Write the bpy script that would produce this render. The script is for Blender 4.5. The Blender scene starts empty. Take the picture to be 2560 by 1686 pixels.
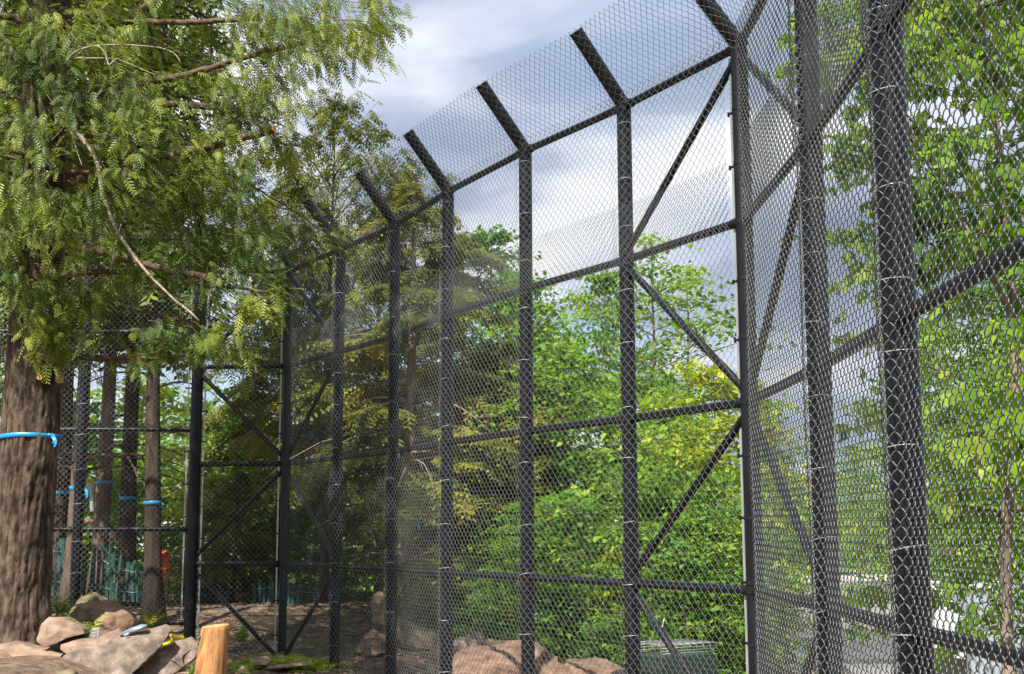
import bpy, bmesh, math, random
import numpy as np
from mathutils import Vector, Matrix, noise as mnoise
rad = math.radians
scene = bpy.context.scene
COL = scene.collection

# ------------------------------------------------------------------ camera
F, PITCH, ROLL, CX, CY, EYE = 3264.0, rad(8.44), rad(0.21), 1280.0, 843.0, 1.5
cam_d = bpy.data.cameras.new('camera')
cam = bpy.data.objects.new('camera', cam_d)
COL.objects.link(cam)
cam_d.sensor_width = 36.0
cam_d.sensor_fit = 'HORIZONTAL'
cam_d.lens = F / 2560.0 * 36.0
cam_d.clip_start = 0.05
cam_d.clip_end = 3000.0
cam.matrix_world = (Matrix.Translation((0, 0, EYE)) @ Matrix.Rotation(rad(90) + PITCH, 4, 'X')
                    @ Matrix.Rotation(-ROLL, 4, 'Z'))
scene.camera = cam

# ------------------------------------------------------------------ light and sky
TOSUN = Vector((-0.34, -0.66, 1.0)).normalized()
EXPOSURE = 0.95
w = bpy.data.worlds.new('World')
scene.world = w
w.use_nodes = True
nt = w.node_tree
nt.nodes.clear()
N = nt.nodes.new
L = nt.links.new
out = N('ShaderNodeOutputWorld')
bg = N('ShaderNodeBackground')
bg.inputs['Strength'].default_value = 0.1
sky = N('ShaderNodeTexSky')
sky.sky_type = 'NISHITA'
sky.sun_disc = False
sky.sun_elevation = math.asin(TOSUN.z)
sky.sun_rotation = math.atan2(TOSUN.x, TOSUN.y)
tc = N('ShaderNodeTexCoord')
sep = N('ShaderNodeSeparateXYZ')
L(tc.outputs['Generated'], sep.inputs[0])
zc = N('ShaderNodeMath'); zc.operation = 'MAXIMUM'; zc.inputs[1].default_value = 0.0
L(sep.outputs['Z'], zc.inputs[0])
za = N('ShaderNodeMath'); za.operation = 'ADD'; za.inputs[1].default_value = 0.22
L(zc.outputs[0], za.inputs[0])
dx = N('ShaderNodeMath'); dx.operation = 'DIVIDE'
dy = N('ShaderNodeMath'); dy.operation = 'DIVIDE'
L(sep.outputs['X'], dx.inputs[0]); L(za.outputs[0], dx.inputs[1])
L(sep.outputs['Y'], dy.inputs[0]); L(za.outputs[0], dy.inputs[1])
cmb = N('ShaderNodeCombineXYZ')
L(dx.outputs[0], cmb.inputs[0]); L(dy.outputs[0], cmb.inputs[1])
cmb.inputs[2].default_value = 4.7
n1 = N('ShaderNodeTexNoise')
n1.inputs['Scale'].default_value = 1.5; n1.inputs['Detail'].default_value = 7; n1.inputs['Roughness'].default_value = 0.52
n1.inputs['Distortion'].default_value = 0.35
L(cmb.outputs[0], n1.inputs['Vector'])
n2 = N('ShaderNodeTexNoise')
n2.inputs['Scale'].default_value = 0.8; n2.inputs['Detail'].default_value = 4; n2.inputs['Roughness'].default_value = 0.5
L(cmb.outputs[0], n2.inputs['Vector'])
r1 = N('ShaderNodeValToRGB')      # cloud body: slate blue-grey to white
els = r1.color_ramp.elements
els[0].position = 0.36; els[0].color = (1.7, 2.15, 3.0, 1)
els[1].position = 0.66; els[1].color = (6.0, 6.05, 6.2, 1)
e = els.new(0.48); e.color = (2.7, 3.15, 4.1, 1)
e = els.new(0.57); e.color = (4.6, 4.85, 5.4, 1)
L(n1.outputs['Fac'], r1.inputs['Fac'])
r2 = N('ShaderNodeValToRGB')      # gaps of clear sky
r2.color_ramp.elements[0].position = 0.36; r2.color_ramp.elements[0].color = (0.3, 0.3, 0.3, 1)
r2.color_ramp.elements[1].position = 0.46; r2.color_ramp.elements[1].color = (1, 1, 1, 1)
L(n2.outputs['Fac'], r2.inputs['Fac'])
mx = N('ShaderNodeMix'); mx.data_type = 'RGBA'
L(r2.outputs['Color'], mx.inputs[0]); L(sky.outputs[0], mx.inputs[6]); L(r1.outputs['Color'], mx.inputs[7])
L(mx.outputs[2], bg.inputs['Color']); L(bg.outputs[0], out.inputs['Surface'])

sun_d = bpy.data.lights.new('sun', 'SUN')
sun_d.energy = 5.0
sun_d.angle = rad(0.5)
sun_d.color = (1.0, 0.95, 0.86)
sun = bpy.data.objects.new('sun', sun_d)
COL.objects.link(sun)
sun.rotation_euler = (-TOSUN).to_track_quat('-Z', 'Y').to_euler()
sun.location = (0, -10, 30)

vs = scene.view_settings
vs.view_transform = 'Standard'
vs.look = 'None'
vs.gamma = 1.0
vs.use_curve_mapping = False
vs.exposure = EXPOSURE
scene.cycles.max_bounces = 8
scene.cycles.transparent_max_bounces = 8

# ------------------------------------------------------------------ helpers
RNG = np.random.default_rng(7)
random.seed(7)
CR, SR = math.cos(ROLL), math.sin(ROLL)
CP, SP = math.cos(PITCH), math.sin(PITCH)


def at(px, py, Y):
    """world point at forward distance Y seen at photo pixel (px, py)"""
    a, b = px - CX, CY - py
    x, y = a * CR + b * SR, -a * SR + b * CR
    d = np.array([x / F, CP - SP * y / F, SP + CP * y / F])
    d = d * (Y / d[1])
    return np.array([d[0], d[1], d[2] + EYE])


def project(P):
    P = np.asarray(P, float)
    x, y, z = P[..., 0], P[..., 1], P[..., 2] - EYE
    d = y * CP + z * SP
    u = -y * SP + z * CP
    px, py = F * x / d, F * u / d
    return CX + px * CR - py * SR, CY - (px * SR + py * CR), d


def hash3(i, j, k):
    h = (i * 374761393 + j * 668265263 + k * 2147483647) & 0xFFFFFFFF
    h = ((h ^ (h >> 13)) * 1274126177) & 0xFFFFFFFF
    return ((h ^ (h >> 16)) & 0xFFFF) / 65535.0


def vnoise(x, y, z):
    x, y, z = np.broadcast_arrays(np.asarray(x, float), np.asarray(y, float), np.asarray(z, float))
    i, j, k = (np.floor(v).astype(np.int64) for v in (x, y, z))
    fx, fy, fz = x - i, y - j, z - k
    fx, fy, fz = (v * v * (3 - 2 * v) for v in (fx, fy, fz))
    r = 0
    for a in (0, 1):
        for b in (0, 1):
            for c in (0, 1):
                wgt = (fx if a else 1 - fx) * (fy if b else 1 - fy) * (fz if c else 1 - fz)
                r = r + wgt * hash3(i + a, j + b, k + c)
    return r


def fbm(x, y, z, o=4):
    r, amp, t = 0, 1.0, 0
    for q in range(o):
        r = r + amp * vnoise(x * 2 ** q + 17.3 * q, y * 2 ** q, z * 2 ** q)
        t += amp
        amp *= 0.5
    return r / t


def smooth(a, b, x):
    t = np.clip((x - a) / (b - a), 0, 1)
    return t * t * (3 - 2 * t)


def mesh_np(name, V, faces, mat=None, sm=True, tint=None, mats=None, mi=None):
    """faces: list of (n, k) index arrays"""
    if isinstance(faces, np.ndarray):
        faces = [faces]
    me = bpy.data.meshes.new(name)
    V = np.ascontiguousarray(V, np.float32)
    me.vertices.add(len(V))
    me.vertices.foreach_set('co', V.ravel())
    idx = np.concatenate([f.ravel() for f in faces]).astype(np.int32)
    tot = np.concatenate([np.full(len(f), f.shape[1], np.int32) for f in faces])
    st = np.concatenate([[0], np.cumsum(tot)[:-1]]).astype(np.int32)
    me.loops.add(len(idx))
    me.loops.foreach_set('vertex_index', idx)
    me.polygons.add(len(tot))
    me.polygons.foreach_set('loop_start', st)
    try:
        me.polygons.foreach_set('loop_total', tot)
    except Exception:
        pass
    me.polygons.foreach_set('use_smooth', np.full(len(tot), bool(sm)))
    if mi is not None:
        me.polygons.foreach_set('material_index', np.asarray(mi, np.int32))
    for m in (mats or ([mat] if mat else [])):
        me.materials.append(m)
    if tint is not None:
        a = me.attributes.new('tint', 'FLOAT', 'POINT')
        a.data.foreach_set('value', np.ascontiguousarray(tint, np.float32))
    me.update(calc_edges=True)
    return me


def obj(name, me, parent=None, label=None):
    o = bpy.data.objects.new(name, me)
    COL.objects.link(o)
    if parent is not None:
        o.parent = parent
        o.matrix_parent_inverse = Matrix.Translation(parent.location).inverted()
    if label:
        o['label'] = label
    return o


def tag(o, label, cat, group=None):
    o['label'] = label
    o['category'] = cat
    if group:
        o['group'] = group
    return o


def thing(name, label, cat, loc, group=None):
    o = bpy.data.objects.new(name, None)
    o.empty_display_size = 0.2
    COL.objects.link(o)
    o.location = Vector([float(v) for v in loc])
    return tag(o, label, cat, group)


def struct(name, me):
    o = obj(name, me)
    o['kind'] = 'structure'
    return o


def tube_np(P, R, sides=8, cap=True, closed_end=True):
    """one tube along polyline P (n,3) with radii R"""
    P = np.asarray(P, float)
    n = len(P)
    R = np.broadcast_to(np.asarray(R, float), (n,))
    T = np.gradient(P, axis=0)
    T /= np.linalg.norm(T, axis=1)[:, None] + 1e-12
    ref = np.array([0.0, 0.0, 1.0]) if abs(T[:, 2]).mean() < 0.8 else np.array([0.0, 1.0, 0.0])
    A = np.cross(T, ref)
    A /= np.linalg.norm(A, axis=1)[:, None] + 1e-12
    B = np.cross(A, T)
    ang = np.arange(sides) / sides * 2 * np.pi
    V = P[:, None] + R[:, None, None] * (np.cos(ang)[None, :, None] * A[:, None] + np.sin(ang)[None, :, None] * B[:, None])
    V = V.reshape(-1, 3)
    i = np.arange(n - 1)[:, None] * sides
    j = np.arange(sides)[None]
    j2 = (j + 1) % sides
    Q = np.stack([i + j, i + j2, i + sides + j2, i + sides + j], -1).reshape(-1, 4)
    faces = [Q]
    if cap:
        faces.append(np.arange(sides)[::-1][None])
        faces.append((np.arange(sides) + (n - 1) * sides)[None])
    return V, faces


class Acc:
    """collects pieces of one part"""
    def __init__(self):
        self.V, self.F, self.T, self.n = [], {}, [], 0

    def add(self, V, faces, tint=0.5):
        for f in faces:
            self.F.setdefault(f.shape[1], []).append(f + self.n)
        self.V.append(np.asarray(V, float))
        self.T.append(np.broadcast_to(np.asarray(tint, float), (len(V),)))
        self.n += len(V)

    def tube(self, P, R, sides=8, tint=0.5):
        V, f = tube_np(P, R, sides)
        self.add(V, f, tint)

    def mesh(self, name, mat, sm=True):
        return mesh_np(name, np.concatenate(self.V), [np.concatenate(v) for v in self.F.values()], mat, sm, np.concatenate(self.T))


def rod(name, a, b, r, mat, parent, sides=16):
    a, b = np.asarray(a, float), np.asarray(b, float)
    V, f = tube_np([a, a + (b - a) * 0.5, b], r, sides)
    me = mesh_np(name, V, f, mat, True)
    me.set_sharp_from_angle(angle=rad(40))
    return obj(name, me, parent)


# ------------------------------------------------------------------ materials
def new_mat(name):
    m = bpy.data.materials.new(name)
    m.use_nodes = True
    t = m.node_tree
    b = t.nodes['Principled BSDF']
    return m, t, b


def noise_mat(name, cols, scale=(5, 5, 5), detail=6, rough=0.8, bump=0.3, bscale=None, metallic=0.0, pos=None, dist=0.02, spec=0.5, coat=0.0, tint=0.0, rvar=0.0):
    """procedural colour ramp over noise of the object's own coordinates, with bump"""
    m, t, b = new_mat(name)
    co = t.nodes.new('ShaderNodeTexCoord')
    mp = t.nodes.new('ShaderNodeMapping')
    mp.inputs['Scale'].default_value = scale
    t.links.new(co.outputs['Object'], mp.inputs[0])
    n = t.nodes.new('ShaderNodeTexNoise')
    n.inputs['Scale'].default_value = 1.0
    n.inputs['Detail'].default_value = detail
    n.inputs['Roughness'].default_value = 0.6
    t.links.new(mp.outputs[0], n.inputs['Vector'])
    r = t.nodes.new('ShaderNodeValToRGB')
    pos = pos or np.linspace(0.3, 0.72, len(cols))
    r.color_ramp.elements[0].position = pos[0]
    r.color_ramp.elements[0].color = (*cols[0], 1)
    r.color_ramp.elements[1].position = pos[-1]
    r.color_ramp.elements[1].color = (*cols[-1], 1)
    for p, c in zip(pos[1:-1], cols[1:-1]):
        e = r.color_ramp.elements.new(p)
        e.color = (*c, 1)
    src = n.outputs['Fac']
    if tint:
        a = t.nodes.new('ShaderNodeAttribute')
        a.attribute_name = 'tint'
        ma = t.nodes.new('ShaderNodeMath'); ma.operation = 'MULTIPLY_ADD'
        ma.inputs[1].default_value = tint
        t.links.new(a.outputs['Fac'], ma.inputs[0])
        sb = t.nodes.new('ShaderNodeMath'); sb.operation = 'SUBTRACT'; sb.inputs[1].default_value = 0.5 * tint
        t.links.new(src, sb.inputs[0])
        t.links.new(sb.outputs[0], ma.inputs[2])
        src = ma.outputs[0]
    t.links.new(src, r.inputs['Fac'])
    t.links.new(r.outputs[0], b.inputs['Base Color'])
    b.inputs['Roughness'].default_value = rough
    b.inputs['Metallic'].default_value = metallic
    b.inputs['Specular IOR Level'].default_value = spec
    b.inputs['Coat Weight'].default_value = coat
    if rvar:
        mr = t.nodes.new('ShaderNodeMapRange')
        mr.inputs['To Min'].default_value = rough - rvar
        mr.inputs['To Max'].default_value = rough + rvar
        t.links.new(n.outputs['Fac'], mr.inputs['Value'])
        t.links.new(mr.outputs[0], b.inputs['Roughness'])
    if bump:
        n3 = t.nodes.new('ShaderNodeTexNoise')
        n3.inputs['Scale'].default_value = 1.0
        n3.inputs['Detail'].default_value = 8
        n3.inputs['Roughness'].default_value = 0.65
        mp2 = t.nodes.new('ShaderNodeMapping')
        mp2.inputs['Scale'].default_value = bscale or tuple(3 * s for s in scale)
        t.links.new(co.outputs['Object'], mp2.inputs[0])
        t.links.new(mp2.outputs[0], n3.inputs['Vector'])
        bp = t.nodes.new('ShaderNodeBump')
        bp.inputs['Strength'].default_value = bump
        bp.inputs['Distance'].default_value = dist
        t.links.new(n3.outputs['Fac'], bp.inputs['Height'])
        t.links.new(bp.outputs[0], b.inputs['Normal'])
    return m


def leaf_mat(name, cols, trans=0.35, tcol=None, rough=0.5, pos=None):
    m, t, b = new_mat(name)
    a = t.nodes.new('ShaderNodeAttribute')
    a.attribute_name = 'tint'
    r = t.nodes.new('ShaderNodeValToRGB')
    pos = pos or np.linspace(0.0, 1.0, len(cols))
    r.color_ramp.elements[0].position = pos[0]; r.color_ramp.elements[0].color = (*cols[0], 1)
    r.color_ramp.elements[1].position = pos[-1]; r.color_ramp.elements[1].color = (*cols[-1], 1)
    for p, c in zip(pos[1:-1], cols[1:-1]):
        e = r.color_ramp.elements.new(p); e.color = (*c, 1)
    t.links.new(a.outputs['Fac'], r.inputs['Fac'])
    t.links.new(r.outputs[0], b.inputs['Base Color'])
    b.inputs['Roughness'].default_value = rough
    b.inputs['Specular IOR Level'].default_value = 0.35
    tr = t.nodes.new('ShaderNodeBsdfTranslucent')
    hs = t.nodes.new('ShaderNodeMix'); hs.data_type = 'RGBA'; hs.blend_type = 'MULTIPLY'
    hs.inputs[0].default_value = 1.0
    hs.inputs[7].default_value = (*(tcol or (1.5, 1.45, 0.6)), 1)
    t.links.new(r.outputs[0], hs.inputs[6])
    t.links.new(hs.outputs[2], tr.inputs['Color'])
    ms = t.nodes.new('ShaderNodeMixShader')
    ms.inputs[0].default_value = trans
    t.links.new(b.outputs[0], ms.inputs[1])
    t.links.new(tr.outputs[0], ms.inputs[2])
    t.links.new(ms.outputs[0], t.nodes['Material Output'].inputs['Surface'])
    return m


M = {}
M['steel'] = noise_mat('black_coated_steel', [(0.004, 0.0045, 0.006), (0.007, 0.008, 0.011), (0.013, 0.015, 0.020)], (9, 9, 2), rough=0.42, bump=0.05, bscale=(60, 60, 60), rvar=0.12, dist=0.004, spec=0.3)
M['band'] = noise_mat('black_band', [(0.006, 0.006, 0.007), (0.013, 0.013, 0.014)], (30, 30, 30), rough=0.5, spec=0.3, bump=0.1)
M['wire'] = noise_mat('galvanised_wire', [(0.11, 0.125, 0.13), (0.165, 0.18, 0.185), (0.23, 0.245, 0.245)], (14, 14, 14), rough=0.48, bump=0, metallic=0.35, rvar=0.1)
M['tie'] = noise_mat('bright_tie_wire', [(0.45, 0.46, 0.47), (0.6, 0.6, 0.6)], (40, 40, 40), rough=0.4, bump=0, metallic=0.4)
M['bar'] = noise_mat('galvanised_bar', [(0.36, 0.38, 0.38), (0.52, 0.54, 0.54)], (20, 20, 5), rough=0.45, bump=0.05, metallic=0.5)
M['bark'] = noise_mat('hemlock_bark', [(0.030, 0.021, 0.016), (0.080, 0.057, 0.041), (0.165, 0.122, 0.088)], (18, 18, 9), detail=9, rough=0.95, bump=1.0, bscale=(60, 60, 26), dist=0.02, tint=0.55, spec=0.2)
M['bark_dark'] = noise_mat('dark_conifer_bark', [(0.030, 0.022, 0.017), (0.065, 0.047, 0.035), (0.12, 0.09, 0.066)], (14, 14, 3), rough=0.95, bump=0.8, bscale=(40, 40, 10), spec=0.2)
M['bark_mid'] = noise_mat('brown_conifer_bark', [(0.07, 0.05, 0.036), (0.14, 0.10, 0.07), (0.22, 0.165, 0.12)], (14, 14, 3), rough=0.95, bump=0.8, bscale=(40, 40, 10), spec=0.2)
M['bark_pale'] = noise_mat('pale_dead_bark', [(0.16, 0.115, 0.085), (0.27, 0.20, 0.15), (0.36, 0.28, 0.21)], (18, 18, 4), rough=0.95, bump=0.6, bscale=(40, 40, 10), spec=0.2)
M['bark_maple'] = noise_mat('young_maple_bark', [(0.12, 0.09, 0.06), (0.22, 0.17, 0.115), (0.31, 0.25, 0.18)], (20, 20, 5), rough=0.85, bump=0.4, bscale=(60, 60, 20), spec=0.25)
M['branch'] = noise_mat('cut_branch_bark', [(0.06, 0.042, 0.03), (0.13, 0.09, 0.062), (0.22, 0.16, 0.115)], (22, 22, 22), rough=0.92, bump=0.7, bscale=(70, 70, 70), spec=0.2)
M['deadtwig'] = noise_mat('dead_twig_wood', [(0.20, 0.16, 0.12), (0.32, 0.27, 0.21), (0.45, 0.39, 0.31)], (20, 20, 20), rough=0.9, bump=0.3, spec=0.2)
M['cutwood'] = noise_mat('fresh_cut_wood', [(0.34, 0.16, 0.06), (0.52, 0.28, 0.11), (0.60, 0.38, 0.18)], (30, 30, 30), rough=0.85, bump=0.3)
M['log'] = noise_mat('peeled_orange_log', [(0.10, 0.045, 0.02), (0.30, 0.135, 0.045), (0.44, 0.215, 0.075), (0.52, 0.30, 0.14)], (16, 16, 2.2), detail=8, rough=0.8, bump=0.7, bscale=(60, 60, 6), dist=0.012)
M['needle'] = leaf_mat('hemlock_needles', [(0.035, 0.070, 0.012), (0.085, 0.140, 0.020), (0.16, 0.215, 0.028), (0.27, 0.30, 0.04)], 0.26, (1.5, 1.35, 0.6))
M['needle_olive'] = leaf_mat('olive_conifer_needles', [(0.050, 0.075, 0.014), (0.12, 0.155, 0.024), (0.21, 0.23, 0.03), (0.32, 0.29, 0.045)], 0.36, (1.45, 1.25, 0.6))
M['leaf'] = leaf_mat('broad_leaf', [(0.045, 0.115, 0.012), (0.10, 0.23, 0.018), (0.17, 0.33, 0.022), (0.29, 0.42, 0.03)], 0.42)
M['leaf_yellow'] = leaf_mat('yellow_green_leaf', [(0.14, 0.27, 0.016), (0.27, 0.38, 0.02), (0.44, 0.45, 0.03)], 0.38)
M['leaf_blue'] = leaf_mat('blue_green_leaf', [(0.045, 0.11, 0.025), (0.10, 0.21, 0.04), (0.16, 0.30, 0.05)], 0.34)
M['maple'] = leaf_mat('maple_leaf', [(0.07, 0.17, 0.012), (0.15, 0.30, 0.018), (0.24, 0.40, 0.022), (0.40, 0.48, 0.04)], 0.5, (1.6, 1.5, 0.5))
M['rock'] = noise_mat('tan_rock', [(0.085, 0.06, 0.042), (0.20, 0.135, 0.095), (0.30, 0.205, 0.14), (0.40, 0.31, 0.23)], (5, 5, 9), detail=10, rough=0.9, bump=0.6, bscale=(14, 14, 20), dist=0.03)
M['rock_red'] = noise_mat('red_brown_rock', [(0.075, 0.042, 0.028), (0.17, 0.098, 0.064), (0.25, 0.155, 0.10), (0.37, 0.27, 0.19)], (7, 7, 10), detail=10, rough=0.92, bump=0.7, bscale=(16, 16, 22), dist=0.03)
M['rock_moss'] = noise_mat('mossy_rock', [(0.055, 0.050, 0.028), (0.12, 0.10, 0.052), (0.19, 0.155, 0.085), (0.29, 0.23, 0.15)], (4, 4, 4), detail=10, rough=0.95, bump=0.6, bscale=(20, 20, 20), dist=0.02)
M['rock_grey'] = noise_mat('grey_speckled_rock', [(0.055, 0.043, 0.035), (0.13, 0.10, 0.078), (0.22, 0.165, 0.125), (0.36, 0.31, 0.26)], (8, 8, 8), detail=12, rough=0.9, bump=0.6, bscale=(18, 18, 18), dist=0.025)
M['slat'] = noise_mat('green_painted_slat', [(0.008, 0.040, 0.033), (0.013, 0.070, 0.055), (0.03, 0.115, 0.09)], (30, 30, 6), rough=0.7, bump=0.2)
M['ribbon'] = noise_mat('blue_flagging_ribbon', [(0.01, 0.22, 0.46), (0.02, 0.33, 0.62)], (12, 12, 12), rough=0.4, bump=0.1)
M['ribbon_dk'] = M['ribbon']
M['orange'] = noise_mat('orange_plastic_tape', [(0.62, 0.07, 0.015), (0.85, 0.13, 0.03)], (20, 20, 20), rough=0.5, bump=0.1)
M['yellow'] = noise_mat('yellow_strap', [(0.60, 0.52, 0.02), (0.72, 0.66, 0.04)], (30, 30, 30), rough=0.5, bump=0.1)
M['white'] = noise_mat('weathered_white_paint', [(0.58, 0.60, 0.62), (0.74, 0.75, 0.77)], (3, 3, 3), rough=0.5, bump=0.03)
M['paleblue'] = noise_mat('pale_grey_panel', [(0.30, 0.35, 0.40), (0.40, 0.44, 0.48)], (2, 2, 2), rough=0.45, bump=0.03)
M['darkplastic'] = noise_mat('dark_plastic', [(0.02, 0.02, 0.025), (0.04, 0.04, 0.045)], (8, 8, 8), rough=0.5, bump=0.05)
M['greymetal'] = noise_mat('dull_grey_metal', [(0.30, 0.32, 0.34), (0.44, 0.46, 0.48)], (8, 8, 8), rough=0.5, bump=0.05, metallic=0.3)
M['tool'] = noise_mat('blue_grey_metal', [(0.16, 0.22, 0.27), (0.32, 0.38, 0.42)], (14, 14, 14), rough=0.4, bump=0.05, metallic=0.3)
M['redboard'] = noise_mat('red_painted_board', [(0.42, 0.06, 0.03), (0.55, 0.12, 0.06)], (8, 8, 8), rough=0.6, bump=0.1)
M['plank'] = noise_mat('weathered_brown_plank', [(0.20, 0.10, 0.06), (0.36, 0.22, 0.15)], (4, 20, 20), rough=0.8, bump=0.3)
M['clip'] = leaf_mat('cut_evergreen_clippings', [(0.10, 0.18, 0.015), (0.22, 0.32, 0.025), (0.38, 0.42, 0.05)], 0.25)
M['twiggy'] = noise_mat('litter_twig', [(0.10, 0.07, 0.05), (0.26, 0.19, 0.13)], (20, 20, 20), rough=0.95, bump=0.2)
M['asphalt'] = noise_mat('worn_asphalt', [(0.16, 0.15, 0.145), (0.22, 0.20, 0.19), (0.29, 0.26, 0.24)], (0.12, 0.5, 1), detail=9, rough=0.9, bump=0.15, bscale=(8, 8, 8))
M['asphalt_dk'] = noise_mat('dark_asphalt', [(0.055, 0.055, 0.058), (0.09, 0.088, 0.088), (0.16, 0.15, 0.145)], (0.25, 1.2, 1), detail=9, rough=0.85, bump=0.15, bscale=(8, 8, 8))
M['concrete'] = noise_mat('pale_concrete', [(0.34, 0.30, 0.26), (0.46, 0.41, 0.36)], (0.6, 0.6, 1), rough=0.9, bump=0.1)
M['grass'] = noise_mat('mown_grass', [(0.05, 0.10, 0.02), (0.09, 0.17, 0.03), (0.15, 0.22, 0.05)], (0.5, 0.5, 1), detail=8, rough=0.95, bump=0.4, bscale=(12, 12, 12))


def ground_mat():
    m, t, b = new_mat('forest_soil')
    g = t.nodes.new('ShaderNodeNewGeometry')

    def nz(scale, detail, ro=0.6):
        n = t.nodes.new('ShaderNodeTexNoise')
        n.inputs['Scale'].default_value = scale
        n.inputs['Detail'].default_value = detail
        n.inputs['Roughness'].default_value = ro
        t.links.new(g.outputs['Position'], n.inputs['Vector'])
        return n

    def ramp(n, stops):
        r = t.nodes.new('ShaderNodeValToRGB')
        r.color_ramp.elements[0].position = stops[0][0]; r.color_ramp.elements[0].color = (*stops[0][1], 1)
        r.color_ramp.elements[1].position = stops[-1][0]; r.color_ramp.elements[1].color = (*stops[-1][1], 1)
        for p, c in stops[1:-1]:
            e = r.color_ramp.elements.new(p); e.color = (*c, 1)
        t.links.new(n.outputs['Fac'], r.inputs['Fac'])
        return r
    soil = ramp(nz(7, 12, 0.7), [(0.30, (0.055, 0.036, 0.026)), (0.48, (0.15, 0.10, 0.07)), (0.60, (0.26, 0.18, 0.125)), (0.74, (0.42, 0.32, 0.23))])
    moss = ramp(nz(16, 8), [(0.3, (0.035, 0.055, 0.012)), (0.7, (0.10, 0.13, 0.03))])
    mk = ramp(nz(0.9, 6), [(0.52, (0, 0, 0)), (0.66, (0.75, 0.75, 0.75))])
    mxn = t.nodes.new('ShaderNodeMix'); mxn.data_type = 'RGBA'
    t.links.new(mk.outputs[0], mxn.inputs[0]); t.links.new(soil.outputs[0], mxn.inputs[6]); t.links.new(moss.outputs[0], mxn.inputs[7])
    t.links.new(mxn.outputs[2], b.inputs['Base Color'])
    b.inputs['Roughness'].default_value = 0.95
    b.inputs['Specular IOR Level'].default_value = 0.2
    bp = t.nodes.new('ShaderNodeBump')
    bp.inputs['Strength'].default_value = 0.9
    bp.inputs['Distance'].default_value = 0.03
    n = nz(22, 10, 0.7)
    t.links.new(n.outputs['Fac'], bp.inputs['Height'])
    t.links.new(bp.outputs[0], b.inputs['Normal'])
    return m


M['soil'] = ground_mat()

# ------------------------------------------------------------------ terrain
P6 = np.array([1.560, 8.550])
NOUT = np.array([0.8696, 0.4938])


def hgt(x, y):
    x, y = np.asarray(x, float), np.asarray(y, float)
    d = (x - P6[0]) * NOUT[0] + (y - P6[1]) * NOUT[1]
    z = -2.75 * smooth(3.2, 17, d) * smooth(-9, 0.5, x + 0.12 * (y - 20))
    z = z + 0.42 * smooth(-2.4, -4.2, x) * smooth(15, 11.5, y) * smooth(6, 10, y)      # mound with the rock pile
    z = z + 0.40 * smooth(0.5, -2.0, x) * smooth(16.8, 19.5, y)                          # rise beyond the fence
    z = z - 0.10 * smooth(-2.6, -1.2, x) * smooth(17.0, 15.0, y) * smooth(5, 9, y)
    near = smooth(60, 30, y) * smooth(-30, -14, x)
    z = z + near * (0.16 * (fbm(x * 0.55, y * 0.55, 3.1) - 0.5) + 0.05 * (fbm(x * 3, y * 3, 8.2, 3) - 0.5))
    z = z + 7.0 * smooth(130, 380, y)                                                     # far wooded rise
    return z


ax = lambda lo, hi, a, b, n, m: np.unique(np.concatenate([-np.geomspace(abs(a), abs(lo), m) if lo < 0 else [], np.linspace(a, b, n), np.geomspace(b, hi, m)]))
gx = ax(-900, 900, -9.0, 14.0, 210, 26)
gy = np.unique(np.concatenate([np.linspace(-60, 4, 20), np.linspace(4, 30, 230), np.geomspace(30, 1500, 50)]))
GX, GY = np.meshgrid(gx, gy)
GZ = hgt(GX, GY)
nx_, ny_ = len(gx), len(gy)
ii = (np.arange(ny_ - 1)[:, None] * nx_ + np.arange(nx_ - 1)[None])
Q = np.stack([ii, ii + 1, ii + nx_ + 1, ii + nx_], -1).reshape(-1, 4)
struct('ground', mesh_np('ground', np.stack([GX, GY, GZ], -1).reshape(-1, 3), Q, M['soil']))


def sheet(name, poly, z, mat, th=0.0):
    V = np.array([[p[0], p[1], z] for p in poly])
    if th:
        n = len(poly)
        V = np.concatenate([V, V - [0, 0, th]])
        fs = [np.arange(n)[None], (np.arange(n)[::-1] + n)[None],
              np.array([[i, i + n, (i + 1) % n + n, (i + 1) % n] for i in range(n)])]
        me = mesh_np(name, V, fs, mat, False)
    else:
        me = mesh_np(name, V, np.arange(len(poly))[None], mat, False)
    return struct(name, me)


def gp(px, py, z):
    """point of the level z seen at photo pixel"""
    a = at(px, py, 1.0)
    d = a - [0, 0, EYE]
    k = (z - EYE) / d[2]
    return np.array([d[0] * k, d[1] * k])


ZR = -2.55
sheet('road', [(9.0, 34), (40, 34), (60, 92), (19.0, 92), (14, 66)], ZR, M['asphalt'], 0.3)
sheet('dark_lane', [(8.9, 41.5), (36, 40), (42, 53), (10.6, 55)], ZR + 0.006, M['asphalt_dk'])
sheet('kerb', [(8.4, 41.0), (36, 39.4), (36, 39.75), (8.4, 41.4)], ZR + 0.13, M['asphalt_dk'], 0.3)
sheet('pavement', [(19.1, 98), (62, 98), (70, 121), (24, 121)], ZR + 0.01, M['concrete'], 0.3)
sheet('lawn', [(15, 121.2), (90, 121.2), (90, 150), (15, 150)], ZR + 0.1, M['grass'], 0.4)
sheet('grass_strip', [(17, 92.1), (62, 92.1), (62, 97.9), (17, 97.9)], ZR + 0.08, M['grass'], 0.4)

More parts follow.
